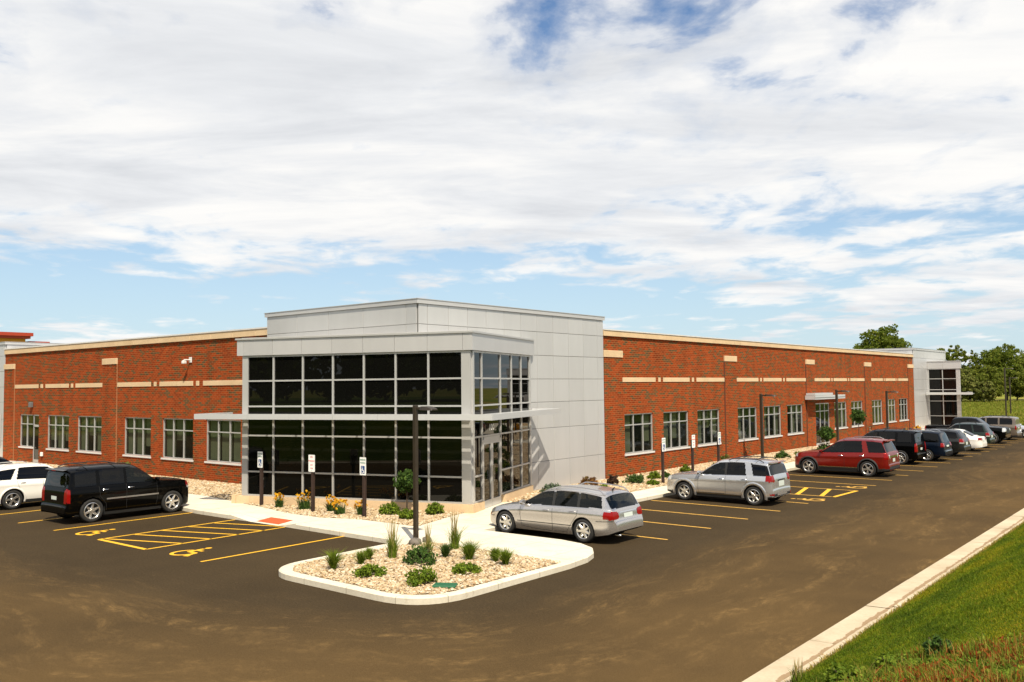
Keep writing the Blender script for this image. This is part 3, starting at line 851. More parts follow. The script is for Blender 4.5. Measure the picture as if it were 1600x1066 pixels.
def window(axis, c, u0, u1, z0, z1, sgn, cols=3, transom=2.58, blinds=0.0, sill=True, dep=0.11, w=0.05):
    """framed window with panes, set back in its opening; sgn points into the wall"""
    wd = part_empty('window')
    P = (lambda u, d, z: (c + d * sgn, u, z)) if axis == 'x' else (lambda u, d, z: (u, c + d * sgn, z))

    def bx(mb, ua, ub, da, db, za, zb):
        p, q = P(ua, da, za), P(ub, db, zb)
        mb.box(min(p[0], q[0]), max(p[0], q[0]), min(p[1], q[1]), max(p[1], q[1]), min(p[2], q[2]), max(p[2], q[2]))
    fr = MB(); d0, d1 = dep - 0.06, dep + 0.02
    bx(fr, u0, u0 + w, d0, d1, z0, z1); bx(fr, u1 - w, u1, d0, d1, z0, z1)
    bx(fr, u0 + w, u1 - w, d0, d1, z0, z0 + w); bx(fr, u0 + w, u1 - w, d0, d1, z1 - w, z1)
    cw = (u1 - u0) / cols
    zs = [z0 + w] + ([transom] if transom else []) + [z1 - w]
    for k in range(1, cols):
        bx(fr, u0 + k * cw - w / 2, u0 + k * cw + w / 2, d0 + 0.002, d1, z0 + w, z1 - w)
    if transom: bx(fr, u0 + w, u1 - w, d0 + 0.004, d1, transom - w / 2, transom + w / 2)
    ob(fr, 'frame', 'aluminium', wd)
    for k in range(cols):
        ua = u0 + (w if k == 0 else k * cw + w / 2); ub = u1 - w if k == cols - 1 else u0 + (k + 1) * cw - w / 2
        ua = ua if k == 0 else u0 + k * cw + w / 2
        for j in range(len(zs) - 1):
            pm = MB(); za, zb = zs[j] + (w / 2 if j else 0), zs[j + 1] - (w / 2 if j < len(zs) - 2 else 0)
            tl = random.uniform(-0.004, 0.004)
            p = [P(ua, dep - 0.01 + tl, za), P(ub, dep - 0.01 - tl, za), P(ub, dep - 0.01, zb), P(ua, dep - 0.01, zb)]
            pm.add(p, [(0, 1, 2, 3)]); ob(pm, 'pane', 'clear_window', wd)
    # room behind: dark box open to the glass, with blinds drawn in some
    rm = MB(); dd = 1.6
    for q in (((u0, dep + .03, z0), (u0, dd, z0), (u0, dd, z1), (u0, dep + .03, z1)), ((u1, dep + .03, z0), (u1, dd, z0), (u1, dd, z1), (u1, dep + .03, z1)),
              ((u0, dd, z0), (u1, dd, z0), (u1, dd, z1), (u0, dd, z1)), ((u0, dep + .03, z0), (u1, dep + .03, z0), (u1, dd, z0), (u0, dd, z0)), ((u0, dep + .03, z1), (u1, dep + .03, z1), (u1, dd, z1), (u0, dd, z1))):
        rm.add([P(*v) for v in q], [(0, 1, 2, 3)])
    ob(rm, 'room', 'dark_room', wd)
    if blinds:
        for k in range(cols):
            if random.random() > blinds: continue
            bm = MB(); ua = u0 + k * cw + 0.06; ub = u0 + (k + 1) * cw - 0.06
            bot = z0 + random.choice((0.06, 0.06, 0.5, 0.9))
            # pleats
            n = 14
            for s_ in range(n):
                x_a = ua + (ub - ua) * s_ / n; x_b = ua + (ub - ua) * (s_ + 1) / n; e = 0.03 if s_ % 2 else 0.0; f_ = 0.0 if s_ % 2 else 0.03
                bm.add([P(x_a, dep + .12 + e, bot), P(x_b, dep + .12 + f_, bot), P(x_b, dep + .12 + f_, z1 - .06), P(x_a, dep + .12 + e, z1 - .06)], [(0, 1, 2, 3)])
            ob(bm, 'blind', 'blind', wd)
    if sill:
        sl = MB(); bx(sl, u0 - 0.05, u1 + 0.05, -0.05, dep - 0.06, z0 - 0.085, z0 - 0.002); ob(sl, 'sill', 'sill_metal', wd)
    return wd


def brick_wing_right():
    ops = [(a_, b_, WZ0, WZ1) for a_, b_ in RWIN] + [(RDOOR[0], RDOOR[1], 0.16, WZ1)]
    ob(wall_open('x', XR, 34.95, 86.85, 0.0, 6.86, ops, 0.12, -1), 'brick_wall', 'brick')
    for a_, b_ in RWIN: window('x', XR, a_, b_, WZ0, WZ1, -1, blinds=0.62)
    # brick piers stand a little proud
    for y0, y1 in ((34.98, 36.58), (47.74, 49.28), (60.38, 61.9), (72.95, 74.5), (85.2, 86.85)):
        pm = MB(); pm.box(XR - 0.05, XR + 0.06, y0, y1, 0.12, 5.86); ob(pm, 'brick_pier', 'brick')
        st = MB(); st.bbox(XR - 0.05, XR + 0.10, y0 - 0.02, y1 + 0.02, 5.86, 6.18, 0.012); ob(st, 'pier_stone', 'limestone')
        if y0 > 40:
            jm = MB(); jm.box(XR - 0.02, XR + 0.05, y0 - 0.05, y0 - 0.004, 0.12, 5.87); ob(jm, 'expansion_joint', 'joint')
    for b in RBAYS:
        for s0, s1 in ((0.02, 3.2), (3.5, 3.72), (4.0, 6.85), (7.15, 7.37), (7.68, 11.1)):
            bm = MB(); bm.bbox(XR - 0.04, XR + 0.03, b + s0, b + s1, 4.68, 4.90, 0.006); ob(bm, 'band_stone', 'limestone')
    y = 34.98
    while y < 86.8:
        y2 = min(y + 1.82, 86.9); cm = MB(); cm.bbox(XR - 0.35, XR + 0.09, y + 0.004, y2 - 0.004, 6.86, 7.12, 0.008); ob(cm, 'coping_stone', 'limestone'); y = y2
    fm = MB(); fm.box(XR - 0.38, XR + 0.12, 34.98, 86.95, 7.122, 7.175); ob(fm, 'coping_cap', 'sill_metal')
    # side entrance
    dr = part_empty('side_entrance')
    d0 = 0.05
    fr = MB(); x0, x1 = XR - 0.09, XR - 0.02
    ya, yb = RDOOR
    for (p, q, r_, s_) in ((ya, ya + .06, .16, 3.12), (yb - .06, yb, .16, 3.12), (ya + 0.9, ya + .98, .16, 3.06), (ya + 1.8, ya + 1.86, .16, 3.06)): fr.box(x0, x1, p, q, r_, s_)
    fr.box(x0 + .004, x1 - .004, ya + .06, yb - .06, 3.06, 3.12); fr.box(x0 + .004, x1 - .004, ya + .06, yb - .06, 2.52, 2.58)
    fr.box(x0 + .004, x1 - .004, ya + .06, yb - .06, .16, .30)
    ob(fr, 'frame', 'aluminium', dr)
    for y0, y1 in ((ya + .06, ya + .9), (ya + .98, ya + 1.8), (ya + 1.86, yb - .06)):
        for z0, z1 in ((.30, 2.52), (2.58, 3.06)):
            pm = MB(); pm.add([(XR - .06, y0, z0), (XR - .06, y1, z0), (XR - .06, y1, z1), (XR - .06, y0, z1)], [(0, 1, 2, 3)]); ob(pm, 'pane', 'window_glass', dr)
    hb = MB(); hb.tube([(XR + .03, ya + .82, 1.0), (XR + .03, ya + .82, 1.45)], .015); ob(hb, 'handle', 'chrome', dr)
    cn = part_empty('entrance_canopy')
    for k in range(3):
        sm = MB(); sm.box(XR + .07 + k * .22, XR + .26 + k * .22, 60.06, 65.9, 3.56, 3.58); ob(sm, 'slat', 'white_metal', cn)
    fb = MB(); fb.box(XR + .74, XR + .78, 60.0, 66.0, 3.42, 3.70); ob(fb, 'fascia', 'white_metal', cn)
    fb = MB(); fb.box(XR + .781, XR + .80, 60.0, 66.0, 3.535, 3.56); ob(fb, 'fascia_groove', 'panel_back', cn)
    fb = MB(); fb.box(XR + .10, XR + .72, 60.1, 63.6, 3.71, 3.86); ob(fb, 'sign_box', 'white_metal', cn)
    for y in (60.0, 65.96):
        eb = MB(); eb.box(XR + .07, XR + .735, y, y + .04, 3.42, 3.70); ob(eb, 'end_fascia', 'white_metal', cn)
    # small wall lantern and hydrant outlet
    lm = MB(); lm.bbox(XR + .06, XR + .22, 73.2, 73.45, .55, 1.0, .02); lm.tube([(XR + .06, 73.3, .75), (XR + .35, 73.3, .75)], .06); ob(lm, 'wall_hydrant', 'chrome')


brick_wing_right()


def brick_wing_left():
    ops = [(a_, b_, 1.10, 3.09) for a_, b_ in LWIN] + [(LDOORWIN[0], LDOORWIN[1], 1.10, 3.09), (LDOOR[0], LDOOR[1], 0.16, 3.09)]
    ob(wall_open('y', YL, -61.5, -31.8, 0.0, 6.92, ops, 0.12, 1), 'brick_wall', 'brick')
    for a_, b_ in LWIN: window('y', YL, a_, b_, 1.10, 3.09, 1, blinds=0.8, transom=2.5)
    window('y', YL, LDOORWIN[0], LDOORWIN[1] - .001, 1.10, 3.09, 1, cols=2, transom=2.5)
    dr = part_empty('side_entrance'); fr = MB()
    y0, y1 = YL + .03, YL + .10
    fr.box(LDOOR[0], LDOOR[0] + .07, y0, y1, .16, 3.09); fr.box(LDOOR[1] - .07, LDOOR[1], y0, y1, .16, 3.09)
    for z in ((.16, .36), (2.35, 2.48), (3.02, 3.088)): fr.box(LDOOR[0] + .07, LDOOR[1] - .07, y0, y1, *z)
    ob(fr, 'frame', 'aluminium', dr)
    for z0, z1 in ((.36, 2.35), (2.48, 3.02)):
        pm = MB(); pm.add([(LDOOR[0] + .07, YL + .07, z0), (LDOOR[1] - .07, YL + .07, z0), (LDOOR[1] - .07, YL + .07, z1), (LDOOR[0] + .07, YL + .07, z1)], [(0, 1, 2, 3)]); ob(pm, 'pane', 'window_glass', dr)
    for x0, x1 in ((-61.5, -60.0), (-48.47, -46.93)):
        pm = MB(); pm.box(x0, x1, YL - .06, YL + .05, .12, 5.95); ob(pm, 'brick_pier', 'brick')
        st = MB(); st.bbox(x0 - .02, x1 + .02, YL - .10, YL + .05, 5.95, 6.27, .012); ob(st, 'pier_stone', 'limestone')
        jm = MB(); jm.box(x1 + .004, x1 + .03, YL - .04, YL + .02, .12, 5.95); ob(jm, 'expansion_joint', 'sealant')
    for s0, s1 in ((-59.95, -56.6), (-56.28, -55.98), (-55.6, -52.6), (-52.3, -52.05), (-51.72, -48.5), (-46.88, -43.42), (-43.1, -42.87), (-42.55, -39.46), (-39.17, -38.92), (-38.56, -35.3), (-35.0, -32.0)):
        bm = MB(); bm.bbox(s0, s1, YL - .03, YL + .04, 4.71, 4.94, .006); ob(bm, 'band_stone', 'limestone')
    x = -61.5
    while x < -31.9:
        x2 = min(x + 1.82, -31.85); cm = MB(); cm.bbox(x + .004, x2 - .004, YL - .09, YL + .35, 6.92, 7.22, .008); ob(cm, 'coping_stone', 'limestone'); x = x2
    fm = MB(); fm.box(-61.5, -31.85, YL - .12, YL + .38, 7.222, 7.285); ob(fm, 'coping_cap', 'sill_metal')
    sc_ = MB(); sc_.bbox(-39.80, -39.55, YL - .05, YL - .004, 5.85, 6.12, .02); sc_.tube([(-39.68, YL - .04, 5.98), (-39.72, YL - .36, 5.98)], .03); sc_.bbox(-39.84, -39.67, YL - .44, YL - .20, 5.80, 5.96, .05)
    ob(sc_, 'security_camera', 'sill_metal')
    wl = MB(); wl.bbox(-57.5, -57.25, YL - .22, YL - .004, 3.55, 3.85, .03); ob(wl, 'wall_lamp', 'panel_back')
    so = MB(); so.bbox(-55.98, -55.78, YL - .12, YL - .004, .62, .85, .02); ob(so, 'outlet_box', 'sign_white')


brick_wing_left()


def panel_face(parent, axis, c, us, zs, sgn, th=0.045, gap=0.008, skip=None):
    """cassette panels with open joints; sgn: outward direction along the axis"""
    for i in range(len(us) - 1):
        for j in range(len(zs) - 1):
            if skip and skip(us[i], us[i + 1], zs[j], zs[j + 1]): continue
            mb = MB(); a0, a1, b0, b1 = us[i] + gap, us[i + 1] - gap, zs[j] + gap, zs[j + 1] - gap
            c1 = c + sgn * (th + random.uniform(-.0012, .0012)); ch = 0.006; c0 = c
            rim = [(a0, b0), (a1, b0), (a1, b1), (a0, b1)]; inn = [(a0 + ch, b0 + ch), (a1 - ch, b0 + ch), (a1 - ch, b1 - ch), (a0 + ch, b1 - ch)]
            Q = (lambda u, d, z: (d, u, z)) if axis == 'x' else (lambda u, d, z: (u, d, z))
            # panels bow very slightly, so reflections differ from one to the next
            vs = [Q(u, c0, z) for u, z in rim] + [Q(u, c1 - sgn * ch, z) for u, z in rim] + [Q(u, c1, z) for u, z in inn]
            fs = [(4 * k + i_, 4 * k + (i_ + 1) % 4, 4 * (k + 1) + (i_ + 1) % 4, 4 * (k + 1) + i_) for k in range(2) for i_ in range(4)] + [(8, 9, 10, 11)]
            mb.add(vs, fs); ob(mb, 'panel', 'panel', parent)


def entrance_block(x0, x1, y0, y1, us_r, us_l, top=7.56):
    bl = part_empty('entrance_block')
    cm = MB(); cm.box(x0 + .05, x1 - .05, y0 + .05, y1 - .05, 0.0, top - .01); ob(cm, 'core', 'panel_back', bl)
    zs = [.16, 1.34, 2.73, 3.84, 4.82, 5.82, 6.82, top]
    panel_face(bl, 'x', x1 - .05, us_r, zs, 1)
    panel_face(bl, 'y', y0 + .05, us_l, zs, -1)
    panel_face(bl, 'y', y1 - .05, [x0 + .05, (x0 + x1) / 2, x1 - .05], [5.82, 6.82, top], 1)
    panel_face(bl, 'x', x0 + .05, [y0 + .05, (y0 + y1) / 2, y1 - .05], [5.82, 6.82, top], -1)
    cp = MB(); cp.bbox(x0 - .05, x1 + .05, y0 - .05, y1 + .05, top + .004, top + .16, .01); ob(cp, 'parapet_cap', 'panel', bl)
    cs = MB(); cs.box(x0 - .07, x1 + .07, y0 - .07, y1 + .07, top + .16, top + .185); ob(cs, 'cap_flashing', 'aluminium', bl)
    return bl


entrance_block(-31.9, -22.80, 22.72, 34.95, [22.78, 23.23, 24.35, 25.43, 26.53, 27.64, 28.73, 29.82, 30.96, 32.11, 33.26, 34.41, 34.92],
               [-31.85, -29.8, -27.8, -25.75, -23.41, -22.87])
entrance_block(-34.0, -22.80, 86.9, 98.9, [86.96, 88.1, 89.25, 90.4, 91.6, 94, 96.5, 98.85], [-33.9, -30, -26, -22.87])
entrance_block(-76.0, -61.45, 23.86, 36.0, [23.93, 26, 29, 32, 35.9], [-75.9, -72, -69, -66, -63.8, -61.5])
# window on the far left block
window('y', 23.78, -65.0, -61.9, 1.0, 3.1, 1, sill=False, dep=0.05)


class Frame:
    """local frame: u along the face, d outward, z up"""
    def __init__(s, o, u, d): s.o, s.u, s.d = o, u, d
    def __call__(s, u, d, z):
        p = s.o + s.u * u + s.d * d; return (p.x, p.y, z)
    def box(s, mb, u0, u1, d0, d1, z0, z1):
        c = [s(u, d, z) for z in (z0, z1) for u, d in ((u0, d0), (u1, d0), (u1, d1), (u0, d1))]
        return mb.add(c, [(0, 3, 2, 1), (4, 5, 6, 7), (0, 1, 5, 4), (1, 2, 6, 5), (2, 3, 7, 6), (3, 0, 4, 7)])


def glazed_face(parent, F, posts, rows, w=0.07, skip=None, post_w=None):
    """curtain wall: posts list of u; rows list of z"""
    for i, u in enumerate(posts):
        pw = (post_w or {}).get(i, w)
        mb = MB(); F.box(mb, u - pw / 2, u + pw / 2, -0.12, 0.05, rows[0] - .03, rows[-1] + .03); ob(mb, 'mullion', 'aluminium', parent)
    for i in range(len(posts) - 1):
        ua = posts[i] + (post_w or {}).get(i, w) / 2; ub = posts[i + 1] - (post_w or {}).get(i + 1, w) / 2
        for j, z in enumerate(rows):
            if skip and skip(i, j, 'rail'): continue
            mb = MB(); F.box(mb, ua + .001, ub - .001, -0.10, 0.042, z - .03, z + .03); ob(mb, 'rail', 'aluminium', parent)
        for j in range(len(rows) - 1):
            if skip and skip(i, j, 'pane'): continue
            mb = MB(); mb.add([F(ua, 0, rows[j] + .03), F(ub, 0, rows[j] + .03), F(ub, 0, rows[j + 1] - .03), F(ua, 0, rows[j + 1] - .03)], [(0, 1, 2, 3)]); ob(mb, 'pane', 'window_glass', parent)


def corner_vestibule():
    vs = part_empty('glass_entrance')
    rows = [.48, 1.37, 2.74, 3.50, 3.85, 4.82, 5.76]
    FF = Frame(P0, -E_, -N_)      # front: u runs left from the corner, outward toward the lot
    FS = Frame(P0, N_, E_)        # side with the doors: u runs back from the corner
    posts = [0.17] + [0.34 + 1.302 * k for k in range(8)]
    posts = [0.17, 1.62, 2.92, 4.22, 5.52, 6.82, 8.12, 9.40]
    glazed_face(vs, FF, posts, rows, post_w={0: 0.34, 7: 0.26})
    sp = [0.14, 0.94, 2.80, 4.02, 5.14, 6.22]
    glazed_face(vs, FS, sp, rows, skip=lambda i, j, k: (i == 1 and ((k == 'pane' and j < 2) or (k == 'rail' and j < 2))), post_w={0: 0.14, 5: 0.16})
    # spandrel between the two floors behind the canopy
    # back core so nothing shows through
    core = MB(); q = [P0 - E_ * 9.45 - N_ * -.16, P0 - E_ * .16 + N_ * .16, P0 - E_ * .16 + N_ * 6.3, P0 - E_ * 9.45 + N_ * 6.3]
    q = [P0 - E_ * 9.45 + N_ * .16, P0 - E_ * .16 + N_ * .16, P0 - E_ * .16 + N_ * 5.9, P0 - E_ * 2.0 + N_ * 6.0, P0 - E_ * 9.45 + N_ * 2.6]
    core.prism([(p.x, p.y) for p in q], .1, 5.8); ob(core, 'dark_interior', 'dark_room', vs)
    # left return wall
    lw = MB(); FL = Frame(P0 - E_ * 9.54, N_, -E_); FL.box(lw, .06, 4.4, -.1, 0.0, .16, 5.8); ob(lw, 'return_wall', 'panel', vs)
    # stone plinth in blocks
    u = 0.0
    while u < 9.7:
        u2 = min(u + 1.52, 9.75); mb = MB(); FF.box(mb, u + .004, u2 - .004, -.3, .11, .1, .445); ob(mb, 'plinth_stone', 'limestone', vs); u = u2
    mb = MB(); FF.box(mb, 9.76, 9.95, -1.2, .12, .1, .47); ob(mb, 'plinth_stone', 'limestone', vs)
    for u0, u1 in ((-.105, .95), (2.95, 4.1), (4.1, 5.2), (5.2, 6.3)):
        mb = MB(); FS.box(mb, u0 + .004, u1 - .004, -.3, .11, .1, .443); ob(mb, 'plinth_stone', 'limestone', vs)
    # fascia panels and roof edge
    us = [-.12, .22] + [.22 + (9.85 - .22) * k / 7 for k in range(1, 7)] + [9.5, 9.85]
    us = [-.12, .25, 1.62, 2.92, 4.22, 5.52, 6.82, 8.12, 9.42, 9.74]
    for i in range(len(us) - 1):
        mb = MB(); FF.box(mb, us[i] + .006, us[i + 1] - .006, -.2, .12, 5.80, 6.40); ob(mb, 'fascia_panel', 'panel', vs)
    for u0, u1 in ((-.1, 6.55),):
        mb = MB(); FS.box(mb, u0, u1, -.2, .12, 5.80, 6.40); ob(mb, 'fascia_panel', 'panel', vs)
    rf = MB(); q = [P0 + E_ * .17 - N_ * .17, P0 + E_ * .17 + N_ * 6.5, P0 - E_ * 2.3 + N_ * 6.0, P0 - E_ * 9.79 + N_ * 2.6, P0 - E_ * 9.79 - N_ * .17]
    rf.prism([(p.x, p.y) for p in q], 6.405, 6.47); ob(rf, 'roof_edge', 'aluminium', vs)
    rf = MB(); q = [P0 + E_ * .02 - N_ * .02, P0 + E_ * .02 + N_ * 6.5, P0 - E_ * 2.3 + N_ * 5.9, P0 - E_ * 9.6 + N_ * 2.5, P0 - E_ * 9.6 - N_ * .02]
    rf.prism([(p.x, p.y) for p in q], 6.47, 6.49); ob(rf, 'roof', 'roof_membrane', vs)
    # glass doors
    dr = part_empty('entrance_doors')
    fr = MB(); ua, ub, um = .975, 2.765, 1.87
    for a_, b_, z0, z1 in ((ua, ua + .10, .16, 2.60), (ub - .10, ub, .16, 2.60), (um - .10, um - .008, .16, 2.56), (um + .008, um + .10, .16, 2.56)): FS.box(fr, a_, b_, -.03, .045, z0, z1)
    for z0, z1 in ((.16, .42), (2.44, 2.56)):
        FS.box(fr, ua + .101, um - .101, -.028, .043, z0, z1); FS.box(fr, um + .101, ub - .101, -.028, .043, z0, z1)
    FS.box(fr, ua + .101, ub - .101, -.03, .046, 2.562, 2.70)
    ob(fr, 'door_frame', 'aluminium', dr)
    for a_, b_ in ((ua + .1, um - .1), (um + .1, ub - .1)):
        mb = MB(); mb.add([FS(a_, 0, .42), FS(b_, 0, .42), FS(b_, 0, 2.44), FS(a_, 0, 2.44)], [(0, 1, 2, 3)]); ob(mb, 'pane', 'window_glass', dr)
    for u in (um - .06, um + .06):
        mb = MB(); mb.tube([FS(u, .05, 1.05), FS(u, .11, 1.05), FS(u, .11, 1.65), FS(u, .05, 1.65)], .014); ob(mb, 'pull_handle', 'chrome', dr)
    # street number on the transom
    p = FS(1.9, .012, 3.02)
    text_mesh('street_number', '100', .34, 'sign_white', vs, p, (R(90), 0, math.atan2(N_.y, N_.x)))
    # canopy: two arms mitred round the corner
    cn = part_empty('entrance_canopy')
    O = 1.32; zb, zt = 3.40, 3.60
    nsl = 5; wsl = (O - .08) / nsl
    for k in range(nsl):
        d0 = .06 + k * wsl; d1 = d0 + wsl - .075
        mb = MB(); FF.box(mb, -d0, 10.68, d0, d1, 3.512, 3.526); ob(mb, 'slat', 'white_metal', cn)
        mb = MB(); FS.box(mb, -d0 + .05, 6.32, d0, d1, 3.515, 3.529); ob(mb, 'slat', 'white_metal', cn)
    ulist = [-O] + [1.6 + 2.0 * k for k in range(0, 6)]
    ulist = [-O, 1.1, 2.95, 4.75, 6.55, 8.35, 10.75]
    for i in range(len(ulist) - 1):
        mb = MB(); FF.box(mb, ulist[i] + .005, ulist[i + 1] - .005, O - .05, O, zb, zt); ob(mb, 'fascia', 'white_metal', cn)
    mb = MB(); FS.box(mb, -O + .055, 6.35, O - .05, O, zb, zt); ob(mb, 'fascia', 'white_metal', cn)
    mb = MB(); FS.box(mb, 6.30, 6.35, .1, O - .055, zb + .002, zt); ob(mb, 'end_fascia', 'white_metal', cn)
    mb = MB(); FF.box(mb, 10.70, 10.75, -.9, O - .055, zb + .002, zt); ob(mb, 'end_fascia', 'white_metal', cn)
    for u in [1.62, 2.92, 4.22, 5.52, 6.82, 8.12, 9.40]:
        mb = MB(); FF.box(mb, u - .03, u + .03, .06, O - .055, 3.42, 3.495); ob(mb, 'bracket', 'white_metal', cn)
    for u in [.94, 2.80, 4.02, 5.14, 6.2]:
        mb = MB(); FS.box(mb, u - .03, u + .03, .06, O - .055, 3.42, 3.50); ob(mb, 'bracket', 'white_metal', cn)


corner_vestibule()


def far_vestibule():
    vs = part_empty('glass_entrance')
    F = Frame(Vector((-19.98, 91.7, 0)), Vector((-1, 0, 0)), Vector((0, -1, 0)))
    rows = [.45, 1.33, 2.74, 3.36, 3.82, 4.86, 5.78]
    glazed_face(vs, F, [.16, 1.5, 2.76], rows, post_w={0: .32, 2: .12})
    gd = Vector((-1.75, 6.3, 0)).normalized(); G = Frame(Vector((-19.98, 91.7, 0)), gd, Vector((gd.y, -gd.x, 0)))
    glazed_face(vs, G, [.1, 1.6, 3.1, 4.6, 6.1], rows)
    c = MB(); c.prism([(-22.78, 91.86), (-20.16, 91.86), (-21.9, 98.0), (-22.78, 98.0)], .1, 5.8); ob(c, 'dark_interior', 'dark_room', vs)
    c = MB(); c.prism([(-22.78, 91.6), (-19.88, 91.6), (-21.65, 98.1), (-22.78, 98.1)], .1, .42); ob(c, 'plinth_stone', 'limestone', vs)
    for x0, x1 in ((-22.79, -21.4), (-21.39, -19.86)):
        c = MB(); c.box(x0, x1, 91.58, 91.8, 5.82, 6.48); ob(c, 'fascia_panel', 'panel', vs)
    c = MB(); c.prism([(-20.1, 91.81), (-19.88, 91.81), (-21.65, 98.1), (-21.9, 98.1)], 5.82, 6.48); ob(c, 'fascia_panel', 'panel', vs)
    c = MB(); c.prism([(-22.79, 91.54), (-19.82, 91.54), (-21.6, 98.2), (-22.79, 98.2)], 6.485, 6.55); ob(c, 'roof_edge', 'aluminium', vs)
    cn = part_empty('entrance_canopy')
    c = MB(); c.box(-22.7, -18.7, 90.6, 90.65, 3.36, 3.58); ob(c, 'fascia', 'white_metal', cn)
    c = MB(); c.prism([(-18.75, 90.66), (-18.70, 90.66), (-20.45, 97), (-20.5, 97)], 3.36, 3.58); ob(c, 'fascia', 'white_metal', cn)
    for k in range(4):
        c = MB(); c.box(-22.7, -18.76, 90.68 + k * .24, 90.88 + k * .24, 3.44, 3.47); ob(c, 'slat', 'white_metal', cn)


far_vestibule()
rf = MB(); rf.box(-62, XR - .4, 36, 98, 6.4, 6.6); rf.box(-61.4, -32, YL + .4, 36, 6.4, 6.6); ob(rf, 'roof', 'roof_membrane')
bk = MB(); bk.box(-61.6, XR - 1.75, YL + 1.8, 97.5, 0, 6.39); ob(bk, 'dark_interior', 'dark_room')

# ------------------------------------------------------------------ building behind on the left
rb = empty('background_building', (-160, 50, 0)); tag(rb, 'far yellow stucco building with stepped red cornice behind the left wing', 'building')


def rbp(name, mat, *bx):
    mb = MB(); mb.box(*bx); o = mb.build(name, mat, rb); o.location = (160, -50, 0); return o


rbp('wall', 'stucco_yellow', -180, -150, 20, 61.2, 0, 12.95)
rbp('wall', 'stucco_yellow', -180, -150.5, 61.21, 64.0, 0, 11.9)
rbp('cornice', 'red_trim', -180.6, -149.3, 19.4, 61.7, 12.96, 13.35)
rbp('cornice', 'red_trim', -180.9, -149.0, 19.1, 62.0, 13.36, 13.9)
rbp('cornice', 'red_trim', -180.2, -149.8, 61.72, 64.9, 11.91, 12.6)
for k in range(5):
    rbp('window', 'window_glass', -149.98, -149.9, 24 + k * 7.5, 27 + k * 7.5, 7.5, 10.2)


# ------------------------------------------------------------------ vehicles
def interp(pts, x):
    """monotone-ish interpolation of (x,z) with x falling"""
    xs = [p[0] for p in pts][::-1]; zs = [p[1] for p in pts][::-1]
    return np.interp(x, xs, zs)


def smooth_profile(pts, iters=2):
    """corner cutting, ends kept"""
    for _ in range(iters):
        q = [pts[0]]
        for i in range(len(pts) - 1):
            a_, b_ = pts[i], pts[i + 1]
            q.append((a_[0] * .78 + b_[0] * .22, a_[1] * .78 + b_[1] * .22)); q.append((a_[0] * .22 + b_[0] * .78, a_[1] * .22 + b_[1] * .78))
        q.append(pts[-1]); pts = q
    return pts


WHEELS = {}


def wheel_meshes(rad, wid, spokes, split, rimmat):
    key = (round(rad, 3), spokes, split, rimmat)
    if key in WHEELS: return WHEELS[key]
    rr = rad * 0.69; h = wid / 2
    ty = MB(); ty.lathe_y([(rr, -h * .8), (rr + .02, -h * .95), (rad - .05, -h), (rad - .018, -h * .86), (rad, -h * .62), (rad, h * .62), (rad - .018, h * .86), (rad - .05, h), (rr + .02, h * .95), (rr, h * .8)], 36, True)
    rm = MB(); rm.lathe_y([(rr, -h * .8), (rr + .006, h * .84), (rr - .014, h * .90), (rr - .028, h * .80), (rr - .035, h * .1), (rr - .035, -h * .8)], 36, True)
    rm.lathe_y([(0.001, h * .74), (.055, h * .72), (.075, h * .55), (.08, -.02), (0.001, -.02)], 16)
    for k in range(spokes):
        a_ = 2 * math.pi * k / spokes
        offs = (-.13, .13) if split else (0.0,)
        for o in offs:
            a1 = a_ + o * .4; a2 = a_ + o
            w1, w2 = (.030, .026) if split else (.052, .034)
            if spokes <= 5 and not split: w1, w2 = .060, .048
            c1 = Vector((math.cos(a1), 0, math.sin(a1))) * .055; c2 = Vector((math.cos(a2), 0, math.sin(a2))) * (rr - .02)
            t = (c2 - c1).normalized(); s_ = Vector((-t.z, 0, t.x))
            y1, y2 = h * .70, h * .78
            vs = []
            for c, w_, y in ((c1, w1, y1), ((c1 + c2) / 2, (w1 + w2) / 2 * .9, h * .66), (c2, w2, y2)):
                vs += [(c.x + s_.x * w_, y - .02, c.z + s_.z * w_), (c.x + s_.x * w_ * .6, y, c.z + s_.z * w_ * .6), (c.x - s_.x * w_ * .6, y, c.z - s_.z * w_ * .6), (c.x - s_.x * w_, y - .02, c.z - s_.z * w_), (c.x - s_.x * w_, y - .06, c.z - s_.z * w_), (c.x + s_.x * w_, y - .06, c.z + s_.z * w_)]
            fs = []
            for q in range(2):
                for e in range(6): fs.append((q * 6 + e, q * 6 + (e + 1) % 6, (q + 1) * 6 + (e + 1) % 6, (q + 1) * 6 + e))
            rm.add(vs, fs)
    bd = MB(); bd.lathe_y([(0.001, -.015), (rr * .62, -.015), (rr * .64, -.03), (rr - .03, -.04), (rr - .03, -.08), (0.001, -.08)], 24)
    WHEELS[key] = (ty.mesh('tyre', 'tyre', True, 40), rm.mesh('rim', rimmat, True, 35), bd.mesh('brake_disc', 'wheel_dark'))
    return WHEELS[key]


